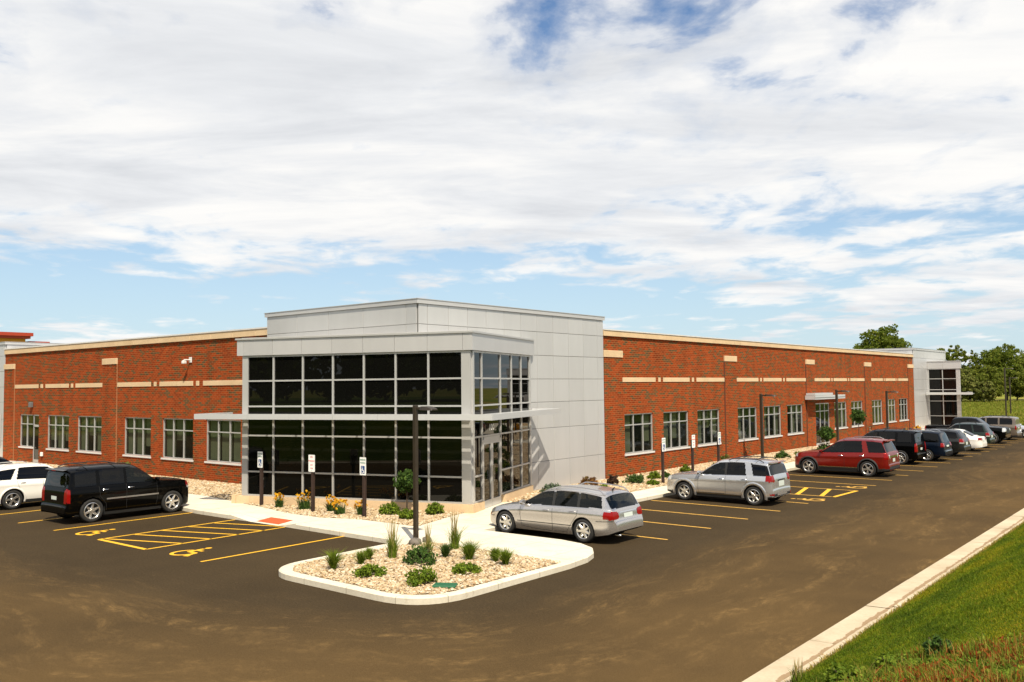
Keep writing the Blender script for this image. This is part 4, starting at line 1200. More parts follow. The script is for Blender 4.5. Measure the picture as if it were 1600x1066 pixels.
def make_car(label, spec, loc, rz, scale=1.0, name='parked_car', cat='car', group='cars parked around the office'):
    root = empty(name, loc, rz); tag(root, label, cat, group); root.scale = (scale, scale, scale)
    S = spec; W = S['W'] / 2; H = S['H']; wr = S['wr']; wb = S['wb'] / 2; Rw = S['wheel']
    top = smooth_profile(S['top'], S.get('smooth', 2)); belt = smooth_profile(S['belt'], 2); bot = S['bottom']
    xf, xr = top[0][0], top[-1][0]
    # stations: even spacing plus the profile's own steep points
    xs = set(np.round(np.arange(xr + .004, xf - .003, 0.03), 4)) | {round(p[0], 4) for p in top}
    xs = sorted(xs, reverse=True); keep = [xs[0]]
    for x in xs[1:]:
        if keep[-1] - x > .0035: keep.append(x)
    xs = np.array(keep); ns = len(xs)
    zt = interp(top, xs); zb = interp(belt, xs); zs = interp(bot, xs)

    def wplan(x):
        ef, er = S.get('nose_len', .75), S.get('tail_len', .55)
        tf = np.clip((x - (xf - ef)) / ef, 0, 1); tr = np.clip(((xr + er) - x) / er, 0, 1)
        return W * (1 - S.get('nose_in', .20) * tf ** 2.4 - S.get('tail_in', .15) * tr ** 2.6)
    zrk = S.get('rocker', .22)

    def side_prof(z, zbelt):
        t = np.clip((z - zrk) / np.maximum(zbelt - zrk, .05), 0, 1)
        y = np.where(t < .45, .925 + .075 * (1 - (1 - t / .45) ** 2), 1.0)
        crease = S.get('crease', .012) * np.exp(-((t - .80) / .05) ** 2)
        return np.where(t > .75, 1 - .045 * ((t - .75) / .25) ** 2, y) + crease

    def green_y(x, z, zbelt):
        k = (z - zbelt) / max(.05, H - S['beltref'])
        return wplan(x) * .94 - (W * .94 - wr) * np.clip(k, 0, 1.2) ** 1.15

    NU, NL, NG, NR = 3, 20, 16, 13
    ring = []
    for i in range(ns):
        x = xs[i]; w = float(wplan(x)); z0 = zs[i]; z2 = zt[i]; zbe = min(zb[i], z2 - .035); zbe = max(zbe, z0 + .02)
        rr = min(S.get('roofr', .085), max(.02, (z2 - zbe) * .55)); ze = z2 - rr
        pts = []
        for k in range(NU): pts.append((w * .90 * k / NU, z0))
        for k in range(NL + 1):
            z = z0 + (zbe - z0) * k / NL
            pts.append((w * float(side_prof(z, zb[i])), z))
        for k in range(1, NG + 1):
            z = zbe + (ze - zbe) * k / NG
            yb0 = pts[NU + NL][0]
            yg = float(green_y(x, z, zb[i])) if z2 > zb[i] else w * .94
            blend = min(1.0, (z - zbe) / .03) if (z2 - zbe) > .12 else 1.0
            pts.append((yb0 + (yg - yb0) * blend, z))
        ye = pts[-1][0]
        for k in range(1, NR + 1):
            s_ = (k / NR) ** 1.5; y = ye * (1 - s_)
            pts.append((y, ze + (z2 - ze) * (1 - (1 - s_) ** S.get('crown', 3.4))))
        ring.append(pts)
    nr = len(ring[0]); P = np.array([[(xs[i], p[0], p[1]) for p in ring[i]] for i in range(ns)])   # half body
    axles = (wb, -wb); Ra = Rw * S.get('arch', 1.15)
    # snap the grid to the arch circle
    for ax in axles:
        d = np.hypot(P[:, :, 0] - ax, P[:, :, 2] - Rw)
        sel = (np.abs(d - Ra) < .021) & (P[:, :, 1] > W * .6); sel[:, NU + NL + 1:] = False
        k = Ra / np.maximum(d, 1e-6)
        P[:, :, 0] = np.where(sel, ax + (P[:, :, 0] - ax) * k, P[:, :, 0]); P[:, :, 2] = np.where(sel, Rw + (P[:, :, 2] - Rw) * k, P[:, :, 2])
    kf, kr = S.get('kf', .82), S.get('kr', .82); xa_, xb_ = wb + Ra + .04, -wb - Ra - .04

    def xm(x):
        return np.where(x > xa_, xa_ + (x - xa_) * kf, np.where(x < xb_, xb_ + (x - xb_) * kr, x))
    C4 = (P[:-1, :-1] + P[1:, :-1] + P[1:, 1:] + P[:-1, 1:]) / 4
    P[:, :, 0] = xm(P[:, :, 0])
    jj = np.arange(nr - 1)[None, :].repeat(ns - 1, 0)
    CX, CY, CZ = C4[..., 0], C4[..., 1], C4[..., 2]
    cls = np.zeros((ns - 1, nr - 1), object); cls[:] = 'body'
    gside = (jj >= NU + NL) & (jj < NU + NL + NG); roofz = jj >= NU + NL + NG
    cls[jj < NU] = 'underbody'
    zbm = ((zb[:-1] + zb[1:]) / 2)[:, None] + 0 * CX; ztm = ((zt[:-1] + zt[1:]) / 2)[:, None] + 0 * CX
    gl_lo = zbm + .035; gl_hi = ztm - S.get('hdr', .115)
    for (a_, b_, la, lb) in S['side_windows']:
        # a_,b_: front and rear edge at the belt; la, lb: shift of the edge per metre of height
        hgt = CZ - zbm
        c = gside & (CX < a_ + la * hgt) & (CX > b_ + lb * hgt) & (CZ > gl_lo) & (CZ < gl_hi)
        cls[c] = 'side%0.2f' % a_
    wx0, wx1 = S['windshield']; bx0, bx1 = S['backlight']
    inset = S.get('pillar', .09)
    edge_y = (P[:-1, NU + NL + NG, 1] + P[1:, NU + NL + NG, 1])[:, None] / 2 + 0 * CX
    cls[roofz & (CX < wx0) & (CX > wx1) & (CY < edge_y - inset)] = 'windshield'
    blz = S.get('backlight_z', (0, 9))
    cls[roofz & (CX < bx0) & (CX > bx1) & (CY < edge_y - S.get('pillar_r', .05)) & (CZ > blz[0]) & (CZ < blz[1])] = 'rear_window'
    low = (jj >= NU) & (jj < NU + NL)
    if 'clad' in S:
        zc_ = S['clad']; cls[low & (CZ < zc_)] = 'cladding'
        cls[roofz & (CZ < S.get('bumper_black', 0))] = 'cladding'
    for nm, fn in S.get('patches', {}).items():
        c = fn(CX, CY, CZ) & (jj >= NU); cls[c] = nm
    for ax in axles:
        d = np.hypot(CX - ax, CZ - Rw); cls[(d < Ra) & (jj < NU + NL + 1) & (CY > W * .45)] = None
    verts = P.reshape(-1, 3); mv = verts * np.array([1, -1, 1])
    V = np.concatenate([verts, mv]); nv = len(verts)
    ii, j2 = np.meshgrid(np.arange(ns - 1), np.arange(nr - 1), indexing='ij')
    q = np.stack([ii * nr + j2, (ii + 1) * nr + j2, (ii + 1) * nr + j2 + 1, ii * nr + j2 + 1], -1)
    q2 = q[..., ::-1] + nv

    def extract(sel, both, name_, mat_, push=0.0, smooth_angle=38, caps=False):
        fl = [q[sel]] if both != 'R' else []
        if both != 'L': fl.append(q2[sel])
        F = np.concatenate(fl).reshape(-1, 4)
        extra = []
        if caps:
            for st in (0, ns - 1):
                lp = [st * nr + k for k in range(nr)] + [st * nr + k + nv for k in range(nr - 1, -1, -1)]
                extra.append(lp[::-1] if st else lp)
        used = np.unique(np.concatenate([F.ravel()] + [np.array(e) for e in extra])); mp = -np.ones(len(V), int); mp[used] = np.arange(len(used))
        vv = V[used].copy()
        me = bpy.data.meshes.new(name_)
        me.from_pydata([tuple(map(float, p)) for p in vv], [], [tuple(int(mp[i]) for i in f) for f in F] + [tuple(int(mp[i]) for i in e) for e in extra])
        me.update()
        if push:
            nn = np.zeros((len(vv), 3)); me.vertices.foreach_get  # normals
            nb = np.array([v.normal[:] for v in me.vertices]); vv += nb * push
            me.vertices.foreach_set('co', vv.astype(np.float32).ravel()); me.update()
        me.materials.append(MATS[mat_]); me.polygons.foreach_set('use_smooth', [True] * len(me.polygons)); me.set_sharp_from_angle(angle=R(smooth_angle))
        return link(name_, me, root)
    body = None
    nseen = set(x for x in cls.ravel() if x)
    glass = S.get('glass', 'car_glass'); gdark = S.get('glass_rear', glass)
    for nm in sorted(nseen):
        sel = cls == nm
        if nm == 'body': body = extract(sel, 'B', 'body', S['paint'], caps=True)
        elif nm == 'underbody': extract(sel, 'B', 'underbody', 'wheel_dark')
        elif nm == 'cladding':
            cm_ = S.get('clad_mat', 'black_plastic')
            for zn, zs_, sd_ in (('front_bumper_trim', CX > wb, 'B'), ('rear_bumper_trim', CX < -wb, 'B'), ('sill_trim', np.abs(CX) <= wb, 'L'), ('sill_trim', np.abs(CX) <= wb, 'R')):
                if not (sel & zs_).any(): continue
                if sd_ == 'B' and S['clad'] < .31:
                    extract(sel & zs_, 'L', zn, cm_); extract(sel & zs_, 'R', zn, cm_)
                else: extract(sel & zs_, sd_, zn, cm_)
        elif nm in ('blackb', 'blackc'):
            extract(sel, 'L', 'pillar_trim', 'black_plastic', .003); extract(sel, 'R', 'pillar_trim', 'black_plastic', .003)
        elif nm in ('windshield', 'rear_window'): extract(sel, 'B', nm, glass if nm == 'windshield' else gdark, -.004)
        elif nm.startswith('side'):
            g_ = glass if float(nm[4:]) > S.get('dark_after', 99) or S.get('dark_after', 99) == 99 else gdark
            extract(sel, 'L', 'side_window', g_, -.004); extract(sel, 'R', 'side_window', g_, -.004)
        elif nm.startswith('tail'):
            extract(sel, 'L', 'tail_light', 'tail_red', .006); extract(sel, 'R', 'tail_light', 'tail_red', .006)
        elif nm.startswith('clear'):
            extract(sel, 'L', 'reversing_light', 'lamp_clear', .007); extract(sel, 'R', 'reversing_light', 'lamp_clear', .007)
        elif nm.startswith('head'):
            extract(sel, 'L', 'headlight', 'lamp_clear', .006); extract(sel, 'R', 'headlight', 'lamp_clear', .006)
        elif nm.startswith('amber'):
            extract(sel, 'L', 'marker_light', 'tail_red', .005); extract(sel, 'R', 'marker_light', 'tail_red', .005)
        elif nm.startswith('plate'): extract(sel, 'B', 'number_plate', 'plate', .008)
        elif nm.startswith('chrome'): extract(sel, 'B', 'chrome_trim', 'chrome', .006)
        elif nm.startswith('black'): extract(sel, 'B', 'black_trim', 'black_plastic', .003)
        elif nm.startswith('grille'): extract(sel, 'B', 'grille', 'black_plastic', .004)

    def sy(x, z):
        zbx = float(interp(belt, x))
        if z <= zbx: return float(wplan(x) * side_prof(z, zbx))
        return float(green_y(x, z, zbx))

    def both_sides(fn, nm, mat_, smooth=True, ang=40):
        for sg in (1, -1):
            mb = MB(); fn(mb, sg); mb.build(nm, mat_, root, smooth, ang)
    # wheels, wells
    wy = W - S.get('wheel_in', .115)
    tm, rmm, bm = wheel_meshes(Rw, S.get('tw', .225), S.get('spokes', 5), S.get('split', False), S.get('rimmat', 'rim'))
    for ax in axles:
        for sg in (1, -1):
            we = empty('wheel', (ax, sg * wy, Rw), 0 if sg > 0 else math.pi, root)
            we.rotation_euler = (0, R(random.uniform(0, 70)), 0 if sg > 0 else math.pi)
            link('tyre', tm, we); link('rim', rmm, we); link('brake_disc', bm, we)
            mb = MB(); n = 20; yo, yi = sg * (W * .955), sg * W * .42; vs = []
            for k in range(n + 1):
                an = R(-22) + R(224) * k / n
                vs += [(ax + Ra * 1.004 * math.cos(an), yo, Rw + Ra * 1.004 * math.sin(an)), (ax + Ra * 1.004 * math.cos(an), yi, Rw + Ra * 1.004 * math.sin(an))]
            fs = [(2 * k, 2 * k + 1, 2 * k + 3, 2 * k + 2) for k in range(n)] + [tuple(2 * k + 1 for k in range(n + 1))]
            mb.add(vs, fs); mb.build('wheel_well', 'wheel_dark', root)
            if S.get('flare'):
                # raised arch moulding
                mb = MB(); vs = []; n = 22
                for k in range(n + 1):
                    an = R(-14) + R(208) * k / n
                    for rad_, off in ((Ra - .004, .002), (Ra + .012, .022), (Ra + S['flare'], .016), (Ra + S['flare'] + .025, -.004)):
                        x_ = ax + rad_ * math.cos(an); z_ = max(.2, Rw + rad_ * math.sin(an)); y_ = sy(x_, z_) + off
                        vs.append((x_, sg * y_, z_))
                fs = [(4 * k + e, 4 * k + e + 1, 4 * k + 5 + e, 4 * k + 4 + e) for k in range(n) for e in range(3)]
                mb.add(vs, fs); mb.build('wheel_arch', S.get('flare_mat', S['paint']), root, True, 60)
    # door seams: fine dark ribbons on the skin
    def seam(mb, sg, pts, w=.010):
        L_ = []
        for i in range(len(pts) - 1):
            n = max(2, int(math.hypot(pts[i + 1][0] - pts[i][0], pts[i + 1][1] - pts[i][1]) / .05))
            for k in range(n): L_.append((pts[i][0] + (pts[i + 1][0] - pts[i][0]) * k / n, pts[i][1] + (pts[i + 1][1] - pts[i][1]) * k / n))
        L_.append(pts[-1]); vs = []
        for i, (x, z) in enumerate(L_):
            a_ = L_[max(0, i - 1)]; b_ = L_[min(len(L_) - 1, i + 1)]; t = Vector((b_[0] - a_[0], b_[1] - a_[1])).normalized(); nn = (-t.y * w / 2, t.x * w / 2)
            for s_ in (1, -1):
                xx, zz = x + s_ * nn[0], z + s_ * nn[1]; vs.append((float(xm(xx)), sg * (sy(xx, zz) + .003), zz))
        mb.add(vs, [(2 * i, 2 * i + 1, 2 * i + 3, 2 * i + 2) for i in range(len(L_) - 1)])
    for pts in S.get('seams', []):
        both_sides(lambda mb, sg: seam(mb, sg, pts), 'door_seam', 'black_plastic')
    for (pts, w_, mat_) in S.get('strips', []):
        both_sides(lambda mb, sg: seam(mb, sg, pts, w_), 'side_moulding', mat_)
    for (x, z) in S.get('handles', []):
        def hd(mb, sg):
            y = sy(x, z); mb.tube([(x + .10, sg * (y + .005), z), (x + .07, sg * (y + .028), z + .004), (x - .07, sg * (y + .028), z + .004), (x - .10, sg * (y + .005), z)], .013, 6)
        both_sides(hd, 'door_handle', S.get('handle_mat', S['paint']))
    mx, mz = S['mirror']

    def mir(mb, sg):
        y = sy(mx, mz) + .02
        n = 10; rings = []
        for k, (dx, s_) in enumerate(((.07, .3), (.05, .85), (0, 1.0), (-.045, .97), (-.05, .85))):
            rg = []
            for e in range(n):
                an = 2 * math.pi * e / n; rg.append((mx + dx, sg * (y + .10 + .105 * s_ * math.cos(an)), mz + .03 + .075 * s_ * math.sin(an)))
            rings.append(rg)
        vs = [p for rg in rings for p in rg]; fs = [(k * n + e, k * n + (e + 1) % n, (k + 1) * n + (e + 1) % n, (k + 1) * n + e) for k in range(4) for e in range(n)]
        fs += [tuple(range(n)), tuple(4 * n + e for e in range(n))]
        mb.add(vs, fs); mb.tube([(mx + .01, sg * (y - .05), mz - .01), (mx, sg * (y + .06), mz + .01)], .025, 6)
    both_sides(mir, 'wing_mirror', S.get('mirror_mat', S['paint']), True, 45)
    if 'rails' in S:
        x0, x1 = S['rails']; railm = S.get('rail_mat', 'black_plastic')

        def rl(mb, sg):
            pts = []
            for k in range(9):
                x = x0 + (x1 - x0) * k / 8; z = float(interp(top, x)); yy = wr * .90
                lift = .055 if 0 < k < 8 else -.015
                pts.append((float(xm(x)), sg * yy, z - .02 + lift))
            mb.tube(pts, .017, 6)
        both_sides(rl, 'roof_rail', railm)
        if S.get('crossbars'):
            for x in S['crossbars']:
                mb = MB(); z = float(interp(top, x)) + .045; mb.tube([(x, -wr * .9, z - .01), (x, 0, z + .012), (x, wr * .9, z - .01)], .018, 6); mb.build('cross_bar', 'black_plastic', root, True)
    if 'spoiler' in S:
        x0, z0, ln, th = S['spoiler']; x0 = float(xm(x0)); mb = MB(); wv = wr * .93
        mb.add([(x0, -wv, z0 - .01), (x0 - ln, -wv * .95, z0 - th), (x0 - ln, wv * .95, z0 - th), (x0, wv, z0 - .01), (x0, -wv, z0 - .05), (x0 - ln, -wv * .95, z0 - th - .03), (x0 - ln, wv * .95, z0 - th - .03), (x0, wv, z0 - .05)],
               [(0, 3, 2, 1), (4, 5, 6, 7), (0, 1, 5, 4), (1, 2, 6, 5), (2, 3, 7, 6), (3, 0, 4, 7)])
        mb.build('spoiler', S['paint'], root)
        mb = MB(); mb.box(x0 - ln - .004, x0 - ln + .01, -.14, .14, z0 - th - .028, z0 - th - .006); mb.build('brake_light', 'tail_red', root)
    if 'antenna' in S:
        x, z = S['antenna']; x = float(xm(x)); mb = MB(); mb.tube([(x, 0, z), (x - .09, 0, z + .10)], .012, 6, taper=[.03, .006]); mb.build('antenna', 'black_plastic', root, True)
    if 'exhaust' in S:
        x, z, y = S['exhaust']; x = float(xm(x)); mb = MB(); mb.tube([(x + .3, y, z), (x, y, z)], .03, 10); mb.build('exhaust', 'chrome', root, True)
    # cabin
    mb = MB(); zf = S.get('floor', .42); mb.box(S['cabin'][1], S['cabin'][0], -W * .84, W * .84, zf - .05, zf); mb.box(S['cabin'][0] - .45, S['cabin'][0] - .02, -W * .80, W * .80, zf, S['beltref'] - .10)
    mb.build('cabin_floor', 'wheel_dark', root)
    for sx in S['seats']:
        for yy in (-.36, .36):
            mb = MB(); b0 = zf + .14; hs = S['beltref'] + .02
            mb.bbox(sx - .05, sx + .45, yy - .24, yy + .24, zf + .02, zf + .16, .04)
            mb.add([(sx + .06, yy - .24, zf + .16), (sx + .06, yy + .24, zf + .16), (sx - .10, yy + .20, hs), (sx - .10, yy - .20, hs), (sx - .06, yy - .24, zf + .16), (sx - .06, yy + .24, zf + .16), (sx - .20, yy + .20, hs), (sx - .20, yy - .20, hs)],
                   [(0, 1, 2, 3), (4, 7, 6, 5), (3, 2, 6, 7), (0, 3, 7, 4), (1, 5, 6, 2)])
            mb.bbox(sx - .21, sx - .11, yy - .13, yy + .13, hs + .03, hs + .20, .03)
            mb.build('seat', S.get('seat_mat', 'seat_cloth'), root)
    return root


def box_patch(x0, x1, y0, y1, z0, z1):
    return lambda X, Y, Z: (X >= x0) & (X <= x1) & (Y >= y0) & (Y <= y1) & (Z >= z0) & (Z <= z1)


def suv_spec(L=4.7, W=1.85, H=1.68, wb=2.86, fo=.92, hood=1.02, cowl=.86, roof0=.02, roof1=None, tailz=1.02, belt0=.98, belt1=1.06, rear_top=.30, rear_bot=.08, bump=.10,
             wheel=.36, paint_='paint_silver', wrf=.76, clad=.30, **kw):
    xf = wb / 2 + fo; xr = xf - L
    rt = roof1 if roof1 is not None else xr + rear_top
    top = [(xf, .36), (xf - .015, .52), (xf - .05, hood - .30), (xf - .14, hood - .12), (xf - .34, hood - .045), (cowl + .35, hood + .02), (cowl, hood + .055), (cowl - .05, hood + .075),
           (roof0 + .10, H - .115), (roof0 - .12, H - .035), (roof0 - .75, H), (rt + .55, H - .012), (rt + .10, H - .055), (rt, H - .085), (xr + rear_bot + bump, tailz), (xr + bump * .8, tailz - .16), (xr + bump * .7, .66), (xr + .018, .60), (xr + .004, .48), (xr, .34)]
    xs_ = [p[0] for p in top]
    for i in range(1, len(top)):
        if top[i][0] >= top[i - 1][0] - .002: top[i] = (top[i - 1][0] - .004, top[i][1])
    belt = [(xf, hood - .20), (xf - .5, hood - .09), (cowl, belt0 - .02), (0, belt0), (xr + .6, belt1), (xr, belt1 - .02)]
    bottom = [(xf, .30), (xf - .35, .24), (wb / 2 - .4, .21), (-wb / 2 + .4, .22), (xr + .5, .28), (xr, .36)]
    S = dict(W=W, H=H, wb=wb, wheel=wheel, wr=W / 2 * wrf, top=top, belt=belt, bottom=bottom, paint=paint_, beltref=(belt0 + belt1) / 2, rocker=.24,
             windshield=(cowl - .03, roof0 + .03), backlight=(rt - .02, xr + rear_bot + bump * .9), backlight_z=(tailz + .03, H - .13), clad=clad, mirror=(cowl - .14, belt0 + .06),
             cabin=(cowl - .05, xr + .35), seats=[roof0 - .15, roof0 - 1.05], floor=.45, roofr=.10)
    x_ = xr + bump
    S['patches'] = {}
    S.update(kw)
    return S, xf, xr


GREY_T = 'car_glass'


def wagon():
    top = [(2.23, .30), (2.225, .42), (2.19, .56), (2.10, .66), (1.85, .76), (1.40, .855), (1.02, .905), (.90, .93), (.82, .96), (.16, 1.315), (-.02, 1.375), (-.55, 1.425), (-1.25, 1.41), (-1.80, 1.355), (-1.98, 1.31), (-2.05, 1.275),
           (-2.33, .92), (-2.37, .82), (-2.40, .66), (-2.46, .60), (-2.485, .48), (-2.49, .32)]
    S = dict(W=1.79, H=1.43, wb=2.71, wheel=.325, wr=.655, top=top, belt=[(2.23, .52), (1.9, .68), (1.2, .82), (.6, .875), (-.6, .905), (-1.8, .93), (-2.49, .88)], bottom=[(2.23, .26), (1.8, .19), (.9, .185), (-.9, .19), (-1.8, .22), (-2.2, .28), (-2.49, .37)],
             paint='paint_silver', beltref=.90, rocker=.19, windshield=(.84, .12), backlight=(-2.02, -2.31), backlight_z=(.95, 1.29), mirror=(.66, .93), cabin=(.85, -2.1), seats=[-.05, -.95], floor=.32, roofr=.085, hdr=.075, pillar=.07, pillar_r=.045,
             side_windows=[(.86, -.30, -.02, .0), (-.37, -1.16, 0, .05), (-1.22, -2.0, .05, .30)], spokes=7, tw=.215, kf=.76, kr=.77, nose_in=.28, nose_len=.95, tail_in=.27, tail_len=.9, crease=.006,
             seams=[[(.78, .86), (.80, .60), (.74, .30), (.30, .245), (-.28, .24)], [(-.335, .90), (-.34, .30), (-.32, .24)], [(-.36, .24), (-.80, .26), (-.98, .50), (-1.16, .72), (-1.19, .92)]],
             strips=[([(.9, .43), (-.98, .44)], .022, 'black_plastic'), ([(-1.78, .615), (-2.38, .63)], .016, 'black_plastic'), ([(1.78, .50), (2.1, .47)], .012, 'black_plastic')], handles=[(-.12, .80), (-1.02, .825)], rails=(-.25, -1.95), rail_mat='paint_silver', antenna=(-1.75, 1.36), exhaust=(-2.46, .24, .45), seat_mat='seat_tan')
    S['patches'] = {
        'tail': lambda X, Y, Z: (X < -2.04 - .25 * np.abs(Z - .76)) & (X > -2.47) & (Y > .46 + .5 * np.abs(Z - .77)) & (Z > .67) & (Z < .88),
        'head': box_patch(1.92, 2.22, .42, 1.0, .58, .80), 'amber': box_patch(2.02, 2.2, .72, 1.0, .50, .56),
        'plate': lambda X, Y, Z: (X < -2.36) & (X > -2.405) & (Y < .25) & (Z > .69) & (Z < .80),
        'black': lambda X, Y, Z: ((X < -2.40) & (Y < .85) & (Z < .34)),
        'blackb': box_patch(-.385, -.295, .5, 1, .935, 1.30), 'blackc': box_patch(-1.235, -1.145, .5, 1, .95, 1.29),
        'chrome': lambda X, Y, Z: (X < -2.335) & (X > -2.40) & (Y < .42) & (Z > .815) & (Z < .85)}
    return S


def terrain_suv():
    S, xf, xr = suv_spec(L=4.7, W=1.85, H=1.66, wb=2.86, fo=.93, kf=.82, kr=.62, hood=1.04, cowl=.88, roof0=.12, tailz=1.10, belt0=1.03, belt1=1.08, rear_top=.36, rear_bot=.05, bump=.08, wheel=.355, paint_='paint_silver_cool', wrf=.775, clad=.36,
                         side_windows=[(1.0, -.28, -.1, 0), (-.34, -1.14, 0, .18), (-1.42, -2.3, .28, .4)], dark_after=-.3, glass_rear='car_glass_dark', spokes=6, split=False, flare=.085, handles=[(-.12, .93), (-1.05, .95)], mirror_mat='paint_silver_cool',
                         handle_mat='chrome', rails=(-.35, -1.75), crossbars=(-.6, -1.4), bumper_black=.40, seams=[[(.80, 1.0), (.84, .55), (.80, .33)], [(-.31, 1.03), (-.31, .40), (-.28, .33)], [(-1.17, 1.06), (-1.16, .85), (-1.0, .60), (-.95, .34)]],
                         strips=[([(.9, .345), (-.95, .345)], .03, 'chrome')])
    S['patches'] = {'tail': lambda X, Y, Z: (X < xr + .42) & (Y > .60) & (Z > .90) & (Z < 1.12), 'head': box_patch(xf - .35, xf - .04, .45, 1, .78, 1.0),
                    'plate': lambda X, Y, Z: (X < xr + .12) & (Y < .24) & (Z > .74) & (Z < .88), 'black': lambda X, Y, Z: (X < xr + .12) & (Y < .30) & (Z > .88) & (Z < .93),
                    'amber': lambda X, Y, Z: (X < xr + .2) & (Y > .62) & (Z > .40) & (Z < .46), 'blackb': box_patch(-.36, -.26, .5, 1, 1.075, 1.54)}
    S['spoiler'] = (xr + .40, S['H'] - .05, .16, .03)
    return S


def explorer_suv():
    S, xf, xr = suv_spec(L=5.0, W=1.98, H=1.80, wb=2.87, fo=.98, kf=.55, kr=.75, hood=1.10, cowl=.92, roof0=.02, tailz=1.15, belt0=1.08, belt1=1.14, rear_top=.42, rear_bot=.04, bump=.08, wheel=.38, paint_='paint_red', wrf=.74, clad=.42,
                         side_windows=[(1.05, -.34, -.1, 0), (-.34, -1.22, 0, .16), (-1.50, -2.5, .30, .3)], dark_after=-.3, glass_rear='car_glass_dark', spokes=5, split=True, handles=[(-.15, .98), (-1.15, 1.0)], handle_mat='chrome', rails=(-.2, -1.75), rail_mat='rim',
                         bumper_black=.50, seams=[[(.86, 1.04), (.90, .60), (.84, .40)], [(-.34, 1.08), (-.34, .45), (-.30, .40)], [(-1.28, 1.12), (-1.25, .9), (-1.05, .62), (-1.0, .40)]], strips=[([(.9, .42), (-1.0, .42)], .035, 'chrome')], flare=.05, flare_mat='black_plastic')
    S['patches'] = {'tail': lambda X, Y, Z: (X < xr + .30) & (Y > .68) & (Z > .86) & (Z < 1.12), 'clear': lambda X, Y, Z: (X < xr + .16) & (Y > .60) & (Y < .74) & (Z > .90) & (Z < 1.06), 'head': box_patch(xf - .40, xf - .04, .5, 1, .85, 1.05),
                    'chrome': lambda X, Y, Z: (X < xr + .12) & (Y < .55) & (Z > .965) & (Z < 1.0), 'plate': lambda X, Y, Z: (X < xr + .12) & (Y < .22) & (Z > .76) & (Z < .90)}
    S['spoiler'] = (xr + .45, S['H'] - .05, .20, .03)
    return S


def fullsize_suv(paint_='paint_black'):
    S, xf, xr = suv_spec(L=5.15, W=2.0, H=1.90, wb=2.95, fo=.98, kf=.45, kr=.55, hood=1.22, cowl=.98, roof0=.22, tailz=1.22, belt0=1.20, belt1=1.22, roofr=.13, rear_top=.34, rear_bot=.05, bump=.13, wheel=.40, paint_=paint_, wrf=.78, clad=.30,
                         side_windows=[(1.05, -.22, -.1, 0), (-.32, -1.18, 0, 0), (-1.30, -2.12, 0, .1)], dark_after=-.3, glass_rear='car_glass_dark', spokes=6, split=False, handles=[(-.10, 1.08), (-1.02, 1.08)], handle_mat='chrome', rails=(0, -1.9), crossbars=(-.5, -1.5),
                         seams=[[(.86, 1.16), (.88, .6), (.84, .36)], [(-.27, 1.2), (-.27, .45), (-.24, .36)], [(-1.24, 1.2), (-1.22, .9), (-1.0, .6), (-.98, .36)]], strips=[([(.92, .76), (-.98, .76)], .05, 'rim_grey')], crease=.006, nose_in=.14, tail_in=.10, arch=1.13)
    S['patches'] = {'tail': lambda X, Y, Z: (X < xr + .26) & (Y > .74) & (Z > .74) & (Z < 1.18), 'head': box_patch(xf - .32, xf - .03, .52, 1, .86, 1.14), 'amber': box_patch(xf - .40, xf - .10, .80, 1, .95, 1.12),
                    'plate': lambda X, Y, Z: (X < xr + .16) & (Y < .24) & (Z > .80) & (Z < .95), 'black': lambda X, Y, Z: (X < xr + .04) & (Z > .585) & (Z < .63)}
    S['spoiler'] = (xr + .30, S['H'] - .06, .14, .04)
    return S


def white_crossover():
    S, xf, xr = suv_spec(L=4.77, W=1.84, H=1.68, wb=2.86, fo=.94, hood=1.03, cowl=.92, roof0=.02, tailz=1.10, belt0=1.04, belt1=1.12, rear_top=.46, rear_bot=.04, bump=.08, wheel=.37, paint_='paint_white', wrf=.75, clad=.36,
                         side_windows=[(1.0, -.32, -.1, 0), (-.32, -1.30, 0, .25), (-1.52, -2.4, .55, .3)], glass='car_glass_dark', spokes=5, split=True, handles=[(-.12, .98), (-1.08, 1.0)], handle_mat='chrome', rails=(-.3, -1.75), rail_mat='rim',
                         seams=[[(.84, 1.0), (.86, .6), (.80, .36)], [(-.32, 1.04), (-.32, .45), (-.28, .36)], [(-1.28, 1.08), (-1.22, .85), (-1.02, .6), (-.98, .36)]], flare=.05)
    S['patches'] = {'tail': lambda X, Y, Z: (X < xr + .36) & (Y > .62) & (Z > .94) & (Z < 1.12), 'head': box_patch(xf - .4, xf - .05, .5, 1, .8, 1.0), 'plate': lambda X, Y, Z: (X < xr + .12) & (Y < .24) & (Z > .76) & (Z < .88)}
    return S


def minivan():
    S, xf, xr = suv_spec(L=5.1, W=1.96, H=1.73, wb=3.03, fo=.98, hood=.98, cowl=1.22, roof0=.30, tailz=1.06, belt0=1.02, belt1=1.06, rear_top=.40, rear_bot=.06, bump=.10, wheel=.35, paint_='paint_navy', wrf=.76, clad=.25,
                         side_windows=[(1.35, .10, -.1, 0), (.02, -1.12, 0, 0), (-1.20, -2.25, 0, .25)], glass='car_glass_dark', spokes=7, handles=[(.25, .92), (-.05, .94)], rails=(-.1, -1.9), rail_mat='chrome', seams=[[(.06, 1.0), (.06, .35)], [(-1.15, 1.02), (-1.1, .4)]], strips=[([(1.0, .50), (-1.1, .52)], .03, 'chrome')])
    S['patches'] = {'tail': lambda X, Y, Z: (X < xr + .26) & (Y > .62) & (Z > .84) & (Z < 1.06), 'head': box_patch(xf - .4, xf - .05, .5, 1, .72, .92), 'plate': lambda X, Y, Z: (X < xr + .13) & (Y < .24) & (Z > .78) & (Z < .90),
                    'chrome': lambda X, Y, Z: (X < xr + .03) & (Z > .585) & (Z < .615)}
    return S


